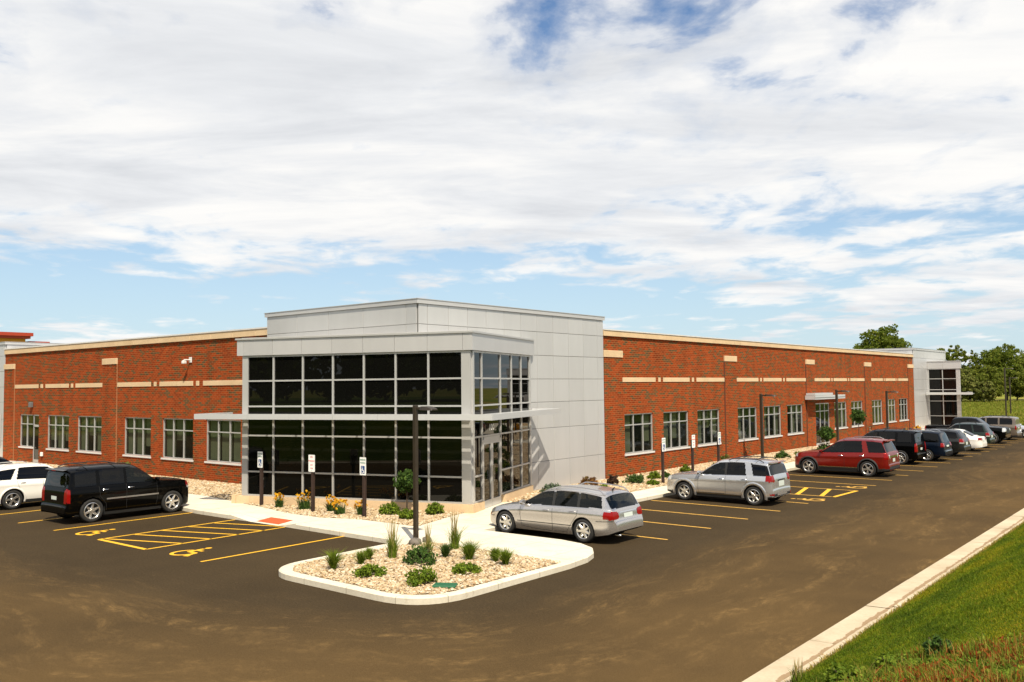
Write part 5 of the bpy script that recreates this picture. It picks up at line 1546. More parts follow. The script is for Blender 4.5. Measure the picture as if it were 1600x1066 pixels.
def compact_crossover(paint_, glass='car_glass_dark', H=1.64, L=4.45, **kw):
    S, xf, xr = suv_spec(L=L, W=1.82, H=H, wb=2.62, fo=.90, hood=1.0, cowl=.85, roof0=-.02, tailz=1.06, belt0=1.0, belt1=1.06, rear_top=.55, rear_bot=.06, bump=.08, wheel=.345, paint_=paint_, wrf=.73, clad=.34,
                         side_windows=[(.98, -.34, -.1, 0), (-.40, -1.20, 0, .2), (-1.32, -2.0, .25, .5)], glass=glass, spokes=5, split=True, handles=[(-.15, .92), (-1.05, .95)], rails=(-.3, -1.45), seams=[[(-.36, 1.0), (-.36, .36)], [(-1.2, 1.02), (-1.0, .5)]])
    S['patches'] = {'tail': lambda X, Y, Z: (X < xr + .34) & (Y > .55) & (Z > .86) & (Z < 1.06), 'clear': lambda X, Y, Z: (X < xr + .30) & (Y > .58) & (Z > .80) & (Z < .86), 'plate': lambda X, Y, Z: (X < xr + .12) & (Y < .24) & (Z > .72) & (Z < .85), 'head': box_patch(xf - .4, xf - .05, .5, 1, .75, .95)}
    S.update(kw)
    return S


def sedan(paint_, L=4.85, H=1.42, glass='car_glass'):
    xf, xr = 2.35, 2.35 - L
    top = [(xf, .30), (xf - .01, .45), (xf - .06, .60), (xf - .2, .70), (1.5, .82), (1.05, .90), (.92, .94), (.20, 1.29), (0, 1.36), (-.5, H), (-.95, H - .02), (-1.22, H - .09), (-1.86, 1.02), (-1.98, .97), (xr + .25, .96), (xr + .10, .93), (xr + .05, .70), (xr + .03, .60), (xr + .005, .50), (xr, .34)]
    S = dict(W=1.80, H=H, wb=2.75, wheel=.325, wr=.62, top=top, belt=[(xf, .56), (1.9, .70), (1.1, .85), (0, .90), (-1.5, .93), (xr, .86)], bottom=[(xf, .24), (1.8, .19), (-1.9, .22), (xr, .30)], paint=paint_, beltref=.91, rocker=.19, windshield=(.90, .16), backlight=(-1.24, -1.84),
             mirror=(.70, .95), cabin=(.9, -1.7), seats=[-.05, -.9], floor=.32, roofr=.09, hdr=.08, side_windows=[(.9, -.32, -.02, 0), (-.38, -1.5, 0, .5)], spokes=6, handles=[(-.15, .80), (-1.05, .83)], seams=[[(-.35, .9), (-.35, .28)], [(-1.15, .9), (-1.0, .4)]], nose_in=.24, tail_in=.2, tail_len=.6, glass=glass)
    S['patches'] = {'tail': lambda X, Y, Z: (X < xr + .26) & (Y > .36) & (Z > .74) & (Z < .90), 'head': box_patch(xf - .4, xf - .04, .45, 1, .56, .74), 'plate': lambda X, Y, Z: (X < xr + .09) & (Y < .24) & (Z > .60) & (Z < .73), 'grille': lambda X, Y, Z: (X > xf - .1) & (Y < .4) & (Z > .42) & (Z < .58)}
    return S


def pickup():
    wb = 3.6; xf, xr = 2.78, -2.95
    top = [(xf, .45), (xf - .01, .62), (xf - .04, 1.05), (xf - .12, 1.16), (xf - .35, 1.21), (1.5, 1.26), (1.38, 1.30), (.75, 1.80), (.60, 1.87), (.1, 1.91), (-.55, 1.90), (-.85, 1.86), (-1.02, 1.36), (-1.04, 1.27), (-2.7, 1.27), (xr + .06, 1.27), (xr + .04, .80), (xr + .005, .66), (xr, .48)]
    S = dict(W=2.02, H=1.91, wb=wb, wheel=.41, wr=.78, top=top, belt=[(xf, 1.0), (1.6, 1.16), (.6, 1.22), (-1, 1.24), (xr, 1.24)], bottom=[(xf, .42), (1.8, .32), (-1.8, .34), (xr, .46)], paint='paint_black', beltref=1.22, rocker=.34, windshield=(1.36, .72), backlight=(-.87, -1.0), backlight_z=(1.38, 1.8),
             mirror=(1.1, 1.28), cabin=(1.35, -.95), seats=[.55, -.35], floor=.62, roofr=.10, hdr=.11, side_windows=[(1.38, .22, -.1, 0), (.14, -.80, 0, 0)], glass='car_glass_dark', spokes=6, handles=[(.35, 1.1), (-.6, 1.1)], handle_mat='chrome', seams=[[(1.2, 1.2), (1.2, .45)], [(.18, 1.2), (.18, .45)], [(-.85, 1.2), (-.85, .5)], [(-1.03, 1.2), (-1.03, .45)]], nose_in=.10, tail_in=.05, crease=0)
    S['patches'] = {'head': box_patch(xf - .3, xf - .0, .62, 1.1, .88, 1.14), 'grille': lambda X, Y, Z: (X > xf - .12) & (Y < .60) & (Z > .78) & (Z < 1.12), 'chrome': lambda X, Y, Z: (X > xf - .045) & (Z > .50) & (Z < .66), 'tail': box_patch(xr, xr + .15, .85, 1.1, .8, 1.2)}
    return S


def boxy_suv():
    S, xf, xr = suv_spec(L=4.78, W=1.90, H=1.82, wb=2.78, fo=.92, hood=1.16, cowl=.80, roof0=.28, tailz=1.20, belt0=1.16, belt1=1.18, rear_top=.16, rear_bot=.05, bump=.10, wheel=.38, paint_='paint_tan', wrf=.80, clad=.40,
                         side_windows=[(.95, -.12, -.1, 0), (-.24, -1.02, 0, 0), (-1.14, -2.05, 0, .05)], glass='car_glass_dark', spokes=5, rails=(.1, -1.85), crossbars=(-.4, -1.3), handles=[(0, 1.05), (-.9, 1.05)], seams=[[(-.18, 1.15), (-.18, .42)], [(-1.08, 1.15), (-1.0, .5)]], nose_in=.10, tail_in=.07)
    S['patches'] = {'tail': lambda X, Y, Z: (X < xr + .2) & (Y > .78) & (Z > .82) & (Z < 1.14), 'head': box_patch(xf - .3, xf, .5, 1, .8, 1.05), 'plate': lambda X, Y, Z: (X < xr + .13) & (Y < .24) & (Z > .85) & (Z < .98)}
    return S


RG = 'vehicles parked nose in along the right brick wall'
LG = 'vehicles parked nose in along the left brick wall'
PI = math.pi
make_car('silver station wagon parked beside the planting island', wagon(), (-16.10, 22.16, 0), PI, 1.065, 'station_wagon', 'station wagon', RG)
make_car('silver-grey boxy suv with black roof rails next to the striped aisle', terrain_suv(), (-15.42, 32.32, 0), PI, 1.005, 'sport_utility_vehicle', 'suv', RG)
make_car('dark red suv with silver roof rails parked right of the two small round trees', explorer_suv(), (-15.24, 45.05, 0), PI, 1.005, 'sport_utility_vehicle', 'suv', RG)
make_car('grey crossover mostly hidden behind the dark red suv', compact_crossover('paint_grey'), (-15.65, 47.5, 0), PI, 1.0, 'crossover', 'crossover', RG)
make_car('tall black suv parked between the grey crossover and the navy minivan', fullsize_suv(), (-15.85, 52.6, 0), PI, 1.0, 'sport_utility_vehicle', 'suv', RG)
make_car('dark navy minivan with red tail lights behind the tall black suv', minivan(), (-15.3, 55.6, 0), PI, 1.0, 'minivan', 'minivan', RG)
make_car('charcoal crossover with sloping tailgate in front of the white sedan', compact_crossover('paint_charcoal', H=1.62, L=4.6), (-15.0, 59.6, 0), PI, 1.02, 'crossover', 'crossover', RG)
make_car('white sedan seen from behind among the dark cars', sedan('paint_white'), (-15.1, 64.6, 0), PI, 1.0, 'sedan', 'sedan', RG)
make_car('dark green estate with pale rear window beyond the white sedan', compact_crossover('paint_green', H=1.70, L=4.6), (-15.2, 68.2, 0), PI, 1.0, 'crossover', 'crossover', RG)
make_car('black pickup truck parked facing the drive', pickup(), (-15.6, 73.6, 0), 0.0, 1.0, 'pickup_truck', 'pickup truck', RG)
make_car('tan boxy suv with roof rack parked beyond the pickup', boxy_suv(), (-15.3, 78.2, 0), PI, 1.0, 'sport_utility_vehicle', 'suv', RG)
make_car('pale silver car at the far right end of the row facing the drive', sedan('paint_silver_cool', L=4.7, H=1.45), (-14.4, 82.3, 0), 0.0, 1.0, 'sedan', 'sedan', RG)
make_car('large black suv with silver side strip parked left of the striped aisle', fullsize_suv(), (-31.50, 16.2, 0), PI / 2, 1.005, 'sport_utility_vehicle', 'suv', LG)
make_car('white crossover cut by the left edge beside the large black suv', white_crossover(), (-37.35, 15.95, 0), PI / 2, 1.0, 'crossover', 'crossover', LG)
make_car('black crossover peeking out behind the white crossover at the left edge', compact_crossover('paint_black', H=1.74), (-42.3, 16.25, 0), PI / 2, 1.0, 'crossover', 'crossover', LG)


# ------------------------------------------------------------------ light poles and signs
def light_pole(loc, h, arm, label, group, w=.15):
    root = empty('light_pole', loc); tag(root, label, 'light pole', group)
    mb = MB(); mb.bbox(-w / 2, w / 2, -w / 2, w / 2, .10, h, .015); mb.build('pole', 'bronze', root)
    mb = MB(); mb.lathe_y([(0.001, 0), (.15, 0), (.15, .05), (.12, .08), (0.001, .08)], 20); o = mb.build('base_cover', 'bronze', root); o.rotation_euler = (R(90), 0, 0)
    mb = MB(); mb.bbox(w / 2, w / 2 + .22, -.035, .035, h - .13, h - .06, .01); mb.build('arm', 'bronze', root)
    mb = MB(); z = h - .095; x0 = w / 2 + .2; x1 = x0 + arm
    vs = []
    for x, hw, zt_, zb_ in ((x0, .10, .045, -.04), (x0 + .10, .17, .06, -.045), (x0 + arm * .6, .17, .05, -.045), (x1 - .03, .15, .0, -.05), (x1, .13, -.02, -.05)):
        vs += [(x, -hw, z + zb_), (x, hw, z + zb_), (x, hw * .8, z + zt_), (x, -hw * .8, z + zt_)]
    fs = [(4 * k + e, 4 * k + (e + 1) % 4, 4 * k + 4 + (e + 1) % 4, 4 * k + 4 + e) for k in range(4) for e in range(4)] + [(3, 2, 1, 0), (16, 17, 18, 19)]
    mb.add(vs, fs); hd = mb.build('lamp_head', 'bronze', root, True, 30)
    mb = MB(); mb.add([(x0 + .12, -.13, z - .052), (x1 - .1, -.13, z - .055), (x1 - .1, .13, z - .055), (x0 + .12, .13, z - .052)], [(0, 3, 2, 1)]); mb.build('lens', 'lamp_lens', hd)
    return root


PG = 'bronze light poles along the walks'
light_pole((-18.12, 17.95, .15), 3.86, .50, 'bronze light pole standing in the planting island before the dark glass corner', PG, .125)
light_pole((-21.2, 48.95, .15), 3.80, .62, 'bronze light pole at the second window bay of the right brick wall', PG)
light_pole((-21.2, 61.55, .15), 3.92, .62, 'bronze light pole beside the side entrance canopy of the right wall', PG)
light_pole((-21.2, 72.9, .15), 3.75, .62, 'bronze light pole near the far end of the right brick wall', PG)
light_pole((-21.9, 123.9, -.06), 6.3, .7, 'taller dark light pole standing in the far meadow', 'dark light poles in the far meadow', .16)
light_pole((-24.0, 139.0, -.06), 5.2, .7, 'shorter dark light pole behind the taller one in the far meadow', 'dark light poles in the far meadow', .16)


def sign(loc, rz, kind, label, group):
    root = empty('parking_sign', loc, rz); tag(root, label, 'sign', group)
    mb = MB(); mb.bbox(-.055, .055, .012, .122, -.1, 1.78, .012); mb.build('post', 'post_wood', root)
    mb = MB(); w, z0, z1, r_ = .155, 1.42, 2.02, .03
    po = round_poly([(-w, z0), (w, z0), (w, z1), (-w, z1)], r_, 4); n = len(po)
    mb.add([(p[0], -.004, p[1]) for p in po] + [(p[0], .004, p[1]) for p in po], [tuple(range(n)), tuple(range(n, 2 * n))[::-1]] + [(i, n + i, n + (i + 1) % n, (i + 1) % n) for i in range(n)])
    pl = mb.build('sign_plate', 'sign_white', root)
    rot = (R(90), 0, 0)
    if kind == 'reserved':
        text_mesh('lettering', 'RESERVED', .062, 'sign_green', pl, (0, -.006, 1.93), rot); text_mesh('lettering', 'PARKING', .062, 'sign_green', pl, (0, -.006, 1.83), rot)
        bm = MB(); q = round_poly([(-.095, 1.47), (.095, 1.47), (.095, 1.73), (-.095, 1.73)], .02, 4); bm.add([(p[0], -.0055, p[1]) for p in q], [tuple(range(len(q)))]); bm.build('blue_panel', 'sign_blue', pl)
        o = wheelchair(lambda u, v: (-.02 + u * .20, v * .22), .022, 'sign_white', 'accessible_symbol', pl, 0.0, True); o.rotation_euler = rot; o.location = (0, -.0068, 1.49)
    else:
        for t, z, s_, m_ in (('NO', 1.94, .085, 'sign_red'), ('PARKING', 1.80, .070, 'sign_red'), ('ANY', 1.66, .060, 'sign_red'), ('TIME', 1.54, .060, 'sign_red')): text_mesh('lettering', t, s_, m_, pl, (0, -.006, z), rot)
    mb = MB()
    for z in (1.47, 1.97): mb.tube([(0, -.004, z), (0, -.012, z)], .010, 6)
    mb.build('bolt', 'chrome', root)['kind'] = 'stuff'
    return root


SG = 'signs on dark posts'
sign((-28.45, 20.02, .15), 0, 'reserved', 'reserved parking sign with blue wheelchair panel, left end of the dark glass front', SG)
sign((-25.40, 20.02, .15), R(6), 'no', 'no parking sign with red lettering before the dark glass front', SG)
sign((-22.95, 20.24, .15), 0, 'reserved', 'reserved parking sign with blue wheelchair panel nearest the light pole in the island', SG)
sign((-19.72, 34.95, .15), R(90), 'reserved', 'reserved parking sign nearest the grey panel block on the right', SG)
sign((-19.72, 37.75, .15), R(90), 'no', 'no parking sign between two reserved signs behind the silver-grey suv', SG)
sign((-19.72, 40.45, .15), R(90), 'reserved', 'reserved parking sign nearest the first brick pier, behind the silver-grey suv', SG)


# ------------------------------------------------------------------ planting
def leaf_cloud(centres, radii, per, size, rg, flat=0.0, asp=1.6, squash=1.0):
    """small leaf quads in clumps; centres (n,3), radii (n,)"""
    n = len(centres) * per
    c = np.repeat(centres, per, 0); r_ = np.repeat(radii, per)[:, None]
    d = rg.normal(size=(n, 3)); d /= np.linalg.norm(d, axis=1)[:, None]
    p = c + d * r_ * (rg.uniform(0.25, 1, (n, 1)) ** .5) * np.array([1, 1, squash])
    t = rg.normal(size=(n, 3)); t[:, 2] *= (1 - flat); t /= np.linalg.norm(t, axis=1)[:, None]
    b = np.cross(t, d + rg.normal(0, .5, (n, 3))); b /= (np.linalg.norm(b, axis=1)[:, None] + 1e-9)
    s = rg.uniform(.6, 1.25, (n, 1)) * size
    t = t * s * .5 * asp; b = b * s * .5
    V = np.stack([p - t, p + b * .9, p + t, p - b * .9], 1).reshape(-1, 3)
    return V, np.arange(n * 4).reshape(-1, 4)


def blades(base, h, w, lean, rg, bend=.5):
    """bent blades of two segments; base (n,3)"""
    n = len(base); an = rg.uniform(0, 2 * np.pi, n); ln = np.abs(rg.normal(0, lean, n)) * h
    dx, dy = np.cos(an) * ln, np.sin(an) * ln; pa = rg.uniform(0, 2 * np.pi, n); wx, wy = np.cos(pa) * w / 2, np.sin(pa) * w / 2
    b = base; V = np.zeros((n, 5, 3))
    V[:, 0] = b + np.stack([-wx, -wy, 0 * wx], 1); V[:, 1] = b + np.stack([wx, wy, 0 * wx], 1)
    mid = b + np.stack([dx * .35, dy * .35, h * .58], 1)
    V[:, 2] = mid + np.stack([wx, wy, 0 * wx], 1) * .8; V[:, 3] = mid - np.stack([wx, wy, 0 * wx], 1) * .8
    V[:, 4] = b + np.stack([dx, dy, h * (1 - bend * .3 * (ln / np.maximum(h, 1e-6)))], 1)
    k = np.arange(n)[:, None] * 5
    return V.reshape(-1, 3), np.concatenate([k + 0, k + 1, k + 2, k + 3], 1), np.concatenate([k + 3, k + 2, k + 4], 1)


def shrub(loc, rx, h, mat, label, group, seed, size=.05, n_cl=26, per=34, name='shrub', cat='shrub', spiky=False):
    rg = np.random.default_rng(seed); root = empty(name, loc); tag(root, label, cat, group)
    mb = MB()
    for k in range(6):
        a_ = rg.uniform(0, 6.28); mb.tube([(0, 0, -.04), (math.cos(a_) * rx * .3, math.sin(a_) * rx * .3, h * .45), (math.cos(a_) * rx * .6, math.sin(a_) * rx * .6, h * .8)], .01, 5, taper=[.014, .009, .004])
    mb.build('stems', 'bark', root)
    if spiky:
        n = n_cl * per // 2; a_ = rg.uniform(0, 6.28, n); rr = np.sqrt(rg.uniform(0, 1, n)) * rx * .32
        base = np.stack([np.cos(a_) * rr, np.sin(a_) * rr, rg.uniform(0, .1, n)], 1)
        V, q, t = blades(base, rg.uniform(.35, 1.2, n) * h * 1.1, np.full(n, size * .30), .75, rg); me = np_mesh('foliage', V, q, t, mat)
    else:
        u = rg.normal(size=(n_cl, 3)); u /= np.linalg.norm(u, axis=1)[:, None]; u[:, 2] = np.abs(u[:, 2]); rr = rg.uniform(.45, .85, (n_cl, 1))
        c = u * rr * np.array([rx, rx, h * .85]); c[:, 2] += h * .10
        V, q = leaf_cloud(c, rg.uniform(.16, .30, n_cl) * rx, per, size, rg); me = np_mesh('foliage', V, q, mat=mat)
    link('foliage', me, root)
    return root


def flower_clump(loc, rx, h, label, group, seed, n=150, nf=26):
    rg = np.random.default_rng(seed); root = empty('daylily', loc); tag(root, label, 'flower', group)
    a_ = rg.uniform(0, 6.28, n); rr = np.sqrt(rg.uniform(0, 1, n)) * rx * .5
    V, q, t = blades(np.stack([np.cos(a_) * rr, np.sin(a_) * rr, 0 * rr], 1), rg.uniform(.45, .85, n) * h, np.full(n, .022), .7, rg); link('leaves', np_mesh('leaves', V, q, t, 'leaf_dark'), root)
    mb = MB(); c = []
    for k in range(nf):
        an = rg.uniform(0, 6.28); r_ = rx * math.sqrt(rg.uniform(0, 1)) * .85; z = h * rg.uniform(.50, 1.05); p = (math.cos(an) * r_, math.sin(an) * r_, z); c.append(p); mb.tube([(p[0] * .3, p[1] * .3, 0), (p[0] * .8, p[1] * .8, z * .6), p], .004, 4, cap=False)
    mb.build('stalks', 'plant_stem', root)
    V, q = leaf_cloud(np.array(c), np.full(nf, .035), 6, .065, rg); link('blossoms', np_mesh('blossoms', V, q, mat='flower_yellow'), root)
    return root


def feather_grass(loc, h, label, group, seed, n=70):
    rg = np.random.default_rng(seed); root = empty('ornamental_grass', loc); tag(root, label, 'grass plant', group)
    a_ = rg.uniform(0, 6.28, n * 2); rr = rg.uniform(0, .12, n * 2)
    V, q, t = blades(np.stack([np.cos(a_) * rr, np.sin(a_) * rr, 0 * rr], 1), rg.uniform(.30, .60, n * 2) * h, np.full(n * 2, .014), .40, rg); link('leaves', np_mesh('leaves', V, q, t, 'leaf_bright'), root)
    k = n // 3; a_ = rg.uniform(0, 6.28, k); rr = rg.uniform(0, .08, k)
    V, q, t = blades(np.stack([np.cos(a_) * rr, np.sin(a_) * rr, 0 * rr], 1), rg.uniform(.75, 1.0, k) * h, np.full(k, .022), .10, rg); link('seed_heads', np_mesh('seed_heads', V, q, t, 'seed_grass'), root)
    return root


def ball_tree(loc, zc, rad, label, group, seed):
    rg = np.random.default_rng(seed); root = empty('standard_tree', loc); tag(root, label, 'tree', group)
    mb = MB(); mb.tube([(0, 0, -.05), (.01, 0, zc * .5), (0, .01, zc - rad * .5)], .03, 8, taper=[.035, .028, .022])
    for k in range(7):
        a_ = k * .9; mb.tube([(0, .01, zc - rad * .6), (math.cos(a_) * rad * .4, math.sin(a_) * rad * .4, zc), (math.cos(a_) * rad * .7, math.sin(a_) * rad * .7, zc + rad * .3)], .01, 5, taper=[.016, .010, .005])
    mb.build('trunk', 'bark', root)
    n = 150; u = rg.normal(size=(n, 3)); u /= np.linalg.norm(u, axis=1)[:, None]; c = u * rad * rg.uniform(.35, .95, (n, 1)) * np.array([1, 1, .88]); c[:, 2] += zc
    V, q = leaf_cloud(c, rg.uniform(.08, .17, n) * rad / .6, 34, .065, rg); link('crown', np_mesh('crown', V, q, mat='leaf_dark'), root)
    return root


IG = 'small shrubs of the planting island'
for i, (x, y, rx, h, mt_, sp, lb) in enumerate([
    (-14.13, 14.15, .42, .42, 'leaf_bright', False, 'round green shrub nearest the front kerb of the planting island'),
    (-15.66, 14.02, .38, .34, 'leaf_bright', False, 'low green shrub near the left front of the planting island'),
    (-14.10, 15.60, .38, .30, 'leaf_bright', False, 'low flat green shrub right of the middle of the planting island'),
    (-15.75, 15.71, .50, .50, 'leaf_dark', False, 'largest leafy shrub at the centre of the planting island'),
    (-16.92, 13.99, .18, .50, 'leaf_bright', True, 'thin upright plant at the left tip of the planting island'),
    (-16.86, 14.80, .22, .32, 'leaf_bright', True, 'small tuft left of the centre in the planting island, in front'),
    (-17.14, 15.30, .18, .30, 'leaf_bright', True, 'small tuft near the left kerb of the planting island, behind another'),
    (-15.79, 16.70, .22, .36, 'leaf_dark', True, 'dark little tuft right behind the largest shrub of the island'),
    (-15.08, 16.81, .28, .52, 'leaf_bright', True, 'bright upright tuft in the back half of the planting island'),
    (-14.44, 17.07, .20, .34, 'leaf_bright', True, 'left one of two tufts near the right end of the island stones'),
    (-13.93, 16.85, .26, .40, 'leaf_bright', True, 'right one of two tufts near the right end of the island stones')]):
    shrub((x, y, .17), rx * (.8 if sp else 1), h * (.72 if sp else .9), mt_, lb, IG, 100 + i, size=.05 if not sp else .05, n_cl=34, per=34, spiky=sp)
for i, (x, y, h, lb) in enumerate([(-16.84, 15.84, 1.25, 'tall feathery grass left of the light pole in the island'), (-16.10, 16.35, 1.0, 'feathery grass just right of the light pole in the island'), (-16.40, 17.72, 1.25, 'tall feathery grass right of the light pole at the island walk')]):
    feather_grass((x, y, .17), h, lb, 'feathery grasses in the island', 140 + i)
FG = 'yellow flowers before the dark glass front'
for i, (x, y, rx, h, lb) in enumerate([(-27.4, 20.12, .34, .62, 'leftmost clump of yellow flowers under the dark glass front'), (-26.15, 20.30, .46, .78, 'largest clump of yellow flowers left of the no parking sign'), (-24.95, 20.55, .38, .68, 'clump of yellow flowers just right of the no parking sign'),
                                    (-24.15, 20.25, .44, .60, 'clump of yellow flowers lowest down between two signs'), (-23.40, 20.55, .30, .62, 'clump of yellow flowers left of the sign nearest the pole')]):
    flower_clump((x, y, .16), rx * .8, h * .8, lb, FG, 160 + i, nf=22)
HG = 'green shrubs before the dark glass front'
for i, (x, y, rx, h, mt_, lb) in enumerate([(-22.75, 21.25, .50, .52, 'leaf_bright', 'wide green shrub left of the small tree at the glass front'), (-21.45, 20.85, .45, .48, 'leaf_bright', 'green shrub in front of the small tree at the glass front'), (-21.40, 22.15, .48, .52, 'leaf_bright', 'green shrub at the corner of the glass entrance')]):
    shrub((x, y, .16), rx * .85, h * .85, mt_, lb, HG, 180 + i, size=.06, n_cl=34, per=34)
shrub((-32.6, 23.0, .16), .42, .60, 'leaf_bright', 'green shrub at the foot of the left brick wall by the black suv', 'shrubs along the brick walls', 190, size=.07)
shrub((-30.5, 22.3, .16), .60, .85, 'leaf_purple', 'dark purple shrub left of the glass entrance', 'shrubs along the brick walls', 191, size=.08)
shrub((-43.2, 22.6, .16), .45, .95, 'leaf_olive', 'green bush top behind the roof of the black suv on the left', 'shrubs along the brick walls', 192, size=.09)
BG = 'shrubs along the brick walls'
for i, (x, y, rx, h, mt_, lb) in enumerate([
    (-21.75, 29.35, .62, .50, 'leaf_grey', 'grey-green spreading shrub at the foot of the grey panel block'), (-21.7, 31.95, .62, .66, 'leaf_orange', 'rusty brown shrub at the foot of the grey panel block'),
    (-20.35, 30.95, .34, .42, 'leaf_bright', 'small green shrub just behind the silver wagon roof'), (-21.3, 33.2, .36, .60, 'leaf_purple', 'small dark purple shrub near the corner of the brick and the panels'),
    (-20.85, 34.35, .70, .50, 'leaf_dark', 'wide dark green shrub below the first right window'), (-21.0, 36.35, .48, .48, 'leaf_bright', 'green shrub left of the first sign post on the right'),
    (-20.9, 37.2, .30, .38, 'leaf_dark', 'small green shrub touching another near the first right sign'), (-19.85, 34.2, .36, .28, 'leaf_bright', 'low green shrub close to the right walk'),
    (-21.3, 39.9, .40, .55, 'leaf_bright', 'green shrub beside the first right sign post'), (-20.8, 42.6, .55, .45, 'leaf_dark', 'dark low shrub before the roof of the silver-grey suv'),
    (-21.3, 44.4, .45, .95, 'leaf_olive', 'upright yellow-green plant below the third right window'), (-20.6, 50.5, .65, .55, 'leaf_dark', 'dark green shrub right of the pole at the second window bay'), (-20.0, 51.4, .48, .52, 'leaf_bright', 'green shrub right beside a darker one at the second window bay'),
    (-20.0, 55.0, .42, .50, 'leaf_dark', 'green shrub before the red suv nose'), (-19.7, 51.9, .30, .34, 'leaf_orange', 'little rusty shrub near the walk at the second bay'),
    (-20.6, 57.6, .75, .65, 'leaf_dark', 'dark shrub under the first small round tree'), (-20.2, 59.0, .65, .75, 'leaf_olive', 'yellow-green shrub behind the red suv'),
    (-21.2, 78.0, .5, .9, 'flower_yellow', 'yellow flowering bush at the far windows'), (-21.2, 81.5, .5, 1.0, 'flower_yellow', 'second yellow flowering bush toward the far entrance')]):
    shrub((x, y, .16), rx * .82, h * .82, mt_, lb, BG, 200 + i, size=.065, n_cl=32, per=30)
TG = 'small round-headed trees'
ball_tree((-22.7, 22.05, .15), 1.08, .43, 'small round tree before the dark glass front', TG, 301)
ball_tree((-20.5, 57.45, .15), 1.12, .54, 'nearer small round tree by the side entrance behind the red suv', TG, 302)
ball_tree((-20.5, 63.8, .15), 2.05, .54, 'farther small round tree right of the side entrance', TG, 303)

# odds and ends in the beds
mb = MB(); mb.bbox(-.26, .26, -.17, .17, -.02, .035, .02); vb = mb.build('valve_box', 'green_plastic', None, loc=(-13.53, 14.28, .18), rz=R(30)); tag(vb, 'green plastic valve box lid in the island stones', 'valve box')


def boulder(loc, s, label, seed):
    rg = np.random.default_rng(seed); mb = MB(); n, k = 12, 7; vs = []; fs = []
    for j in range(k):
        ph = math.pi * j / (k - 1) - math.pi / 2
        for i in range(n):
            a_ = 2 * math.pi * i / n; r_ = 1 + rg.uniform(-.16, .16)
            vs.append((s[0] * r_ * math.cos(ph) * math.cos(a_), s[1] * r_ * math.cos(ph) * math.sin(a_), s[2] * r_ * math.sin(ph)))
    for j in range(k - 1):
        for i in range(n): fs.append((j * n + i, j * n + (i + 1) % n, (j + 1) * n + (i + 1) % n, (j + 1) * n + i))
    mb.add(vs, fs); o = mb.build('boulder', 'rock', None, True, 50, loc=loc); tag(o, label, 'rock', 'rocks beside the island light pole')


boulder((-17.75, 17.55, .22), (.20, .16, .13), 'grey rock on the left of the island light pole foot', 1)
boulder((-17.85, 18.12, .21), (.14, .12, .10), 'smaller dark rock on the kerb side of the island light pole', 2)


# ------------------------------------------------------------------ trees
def tree(loc, h, rad, label, group, seed, mat='leaf_tree', n_cl=60, per=70, leaf=.30, trunk_h=.25, airy=1.0, name='deciduous_tree'):
    rg = np.random.default_rng(seed); root = empty(name, loc); tag(root, label, 'tree', group)
    mb = MB(); th = h * trunk_h
    mb.tube([(0, 0, -.3), (.05 * rad, 0, th), (0, .05 * rad, h * .55), (0, 0, h * .9)], .2, 8, taper=[h * .022, h * .016, h * .009, h * .002])
    lim = []
    for k in range(11):
        a_ = k * 2.4 + rg.uniform(-.3, .3); z0 = h * rg.uniform(trunk_h, .62); L = rad * rg.uniform(.55, .95); z1 = min(h * .95, z0 + L * rg.uniform(.35, .9))
        p0, p2 = Vector((0, 0, z0)), Vector((math.cos(a_) * L, math.sin(a_) * L, z1)); p1 = p0.lerp(p2, .5) + Vector((0, 0, -.04 * h))
        mb.tube([p0, p1, p2], .05, 6, taper=[h * .008, h * .005, h * .0015]); lim.append((p1, p2))
    mb.build('trunk', 'bark', root)
    c = []; r_ = []; n_cl = int(n_cl * 2.2); per = int(per * .50)
    while len(c) < n_cl:
        u = rg.normal(size=3); u /= np.linalg.norm(u); s_ = rg.uniform(.35, 1.0) ** .6
        p = np.array([u[0] * rad * s_, u[1] * rad * s_, h * (trunk_h + (1 - trunk_h) * .52) + u[2] * h * (1 - trunk_h) * .47 * s_])
        fz = (p[2] / h - trunk_h) / (1 - trunk_h)
        lim_r = rad * (1.05 - .55 * max(0, fz - .45) ** 1.2 / .5)
        lump = 1 + .22 * math.sin(3 * math.atan2(p[1], p[0]) + seed) + .15 * math.sin(5 * fz * 3 + seed * 2)
        if math.hypot(p[0], p[1]) > lim_r * lump: continue
        c.append(p); r_.append(rad * rg.uniform(.09, .22) * airy)
    V, q = leaf_cloud(np.array(c), np.array(r_), per, leaf, rg, asp=1.3, squash=.75)
    link('crown', np_mesh('crown', V, q, mat=mat), root)
    return root


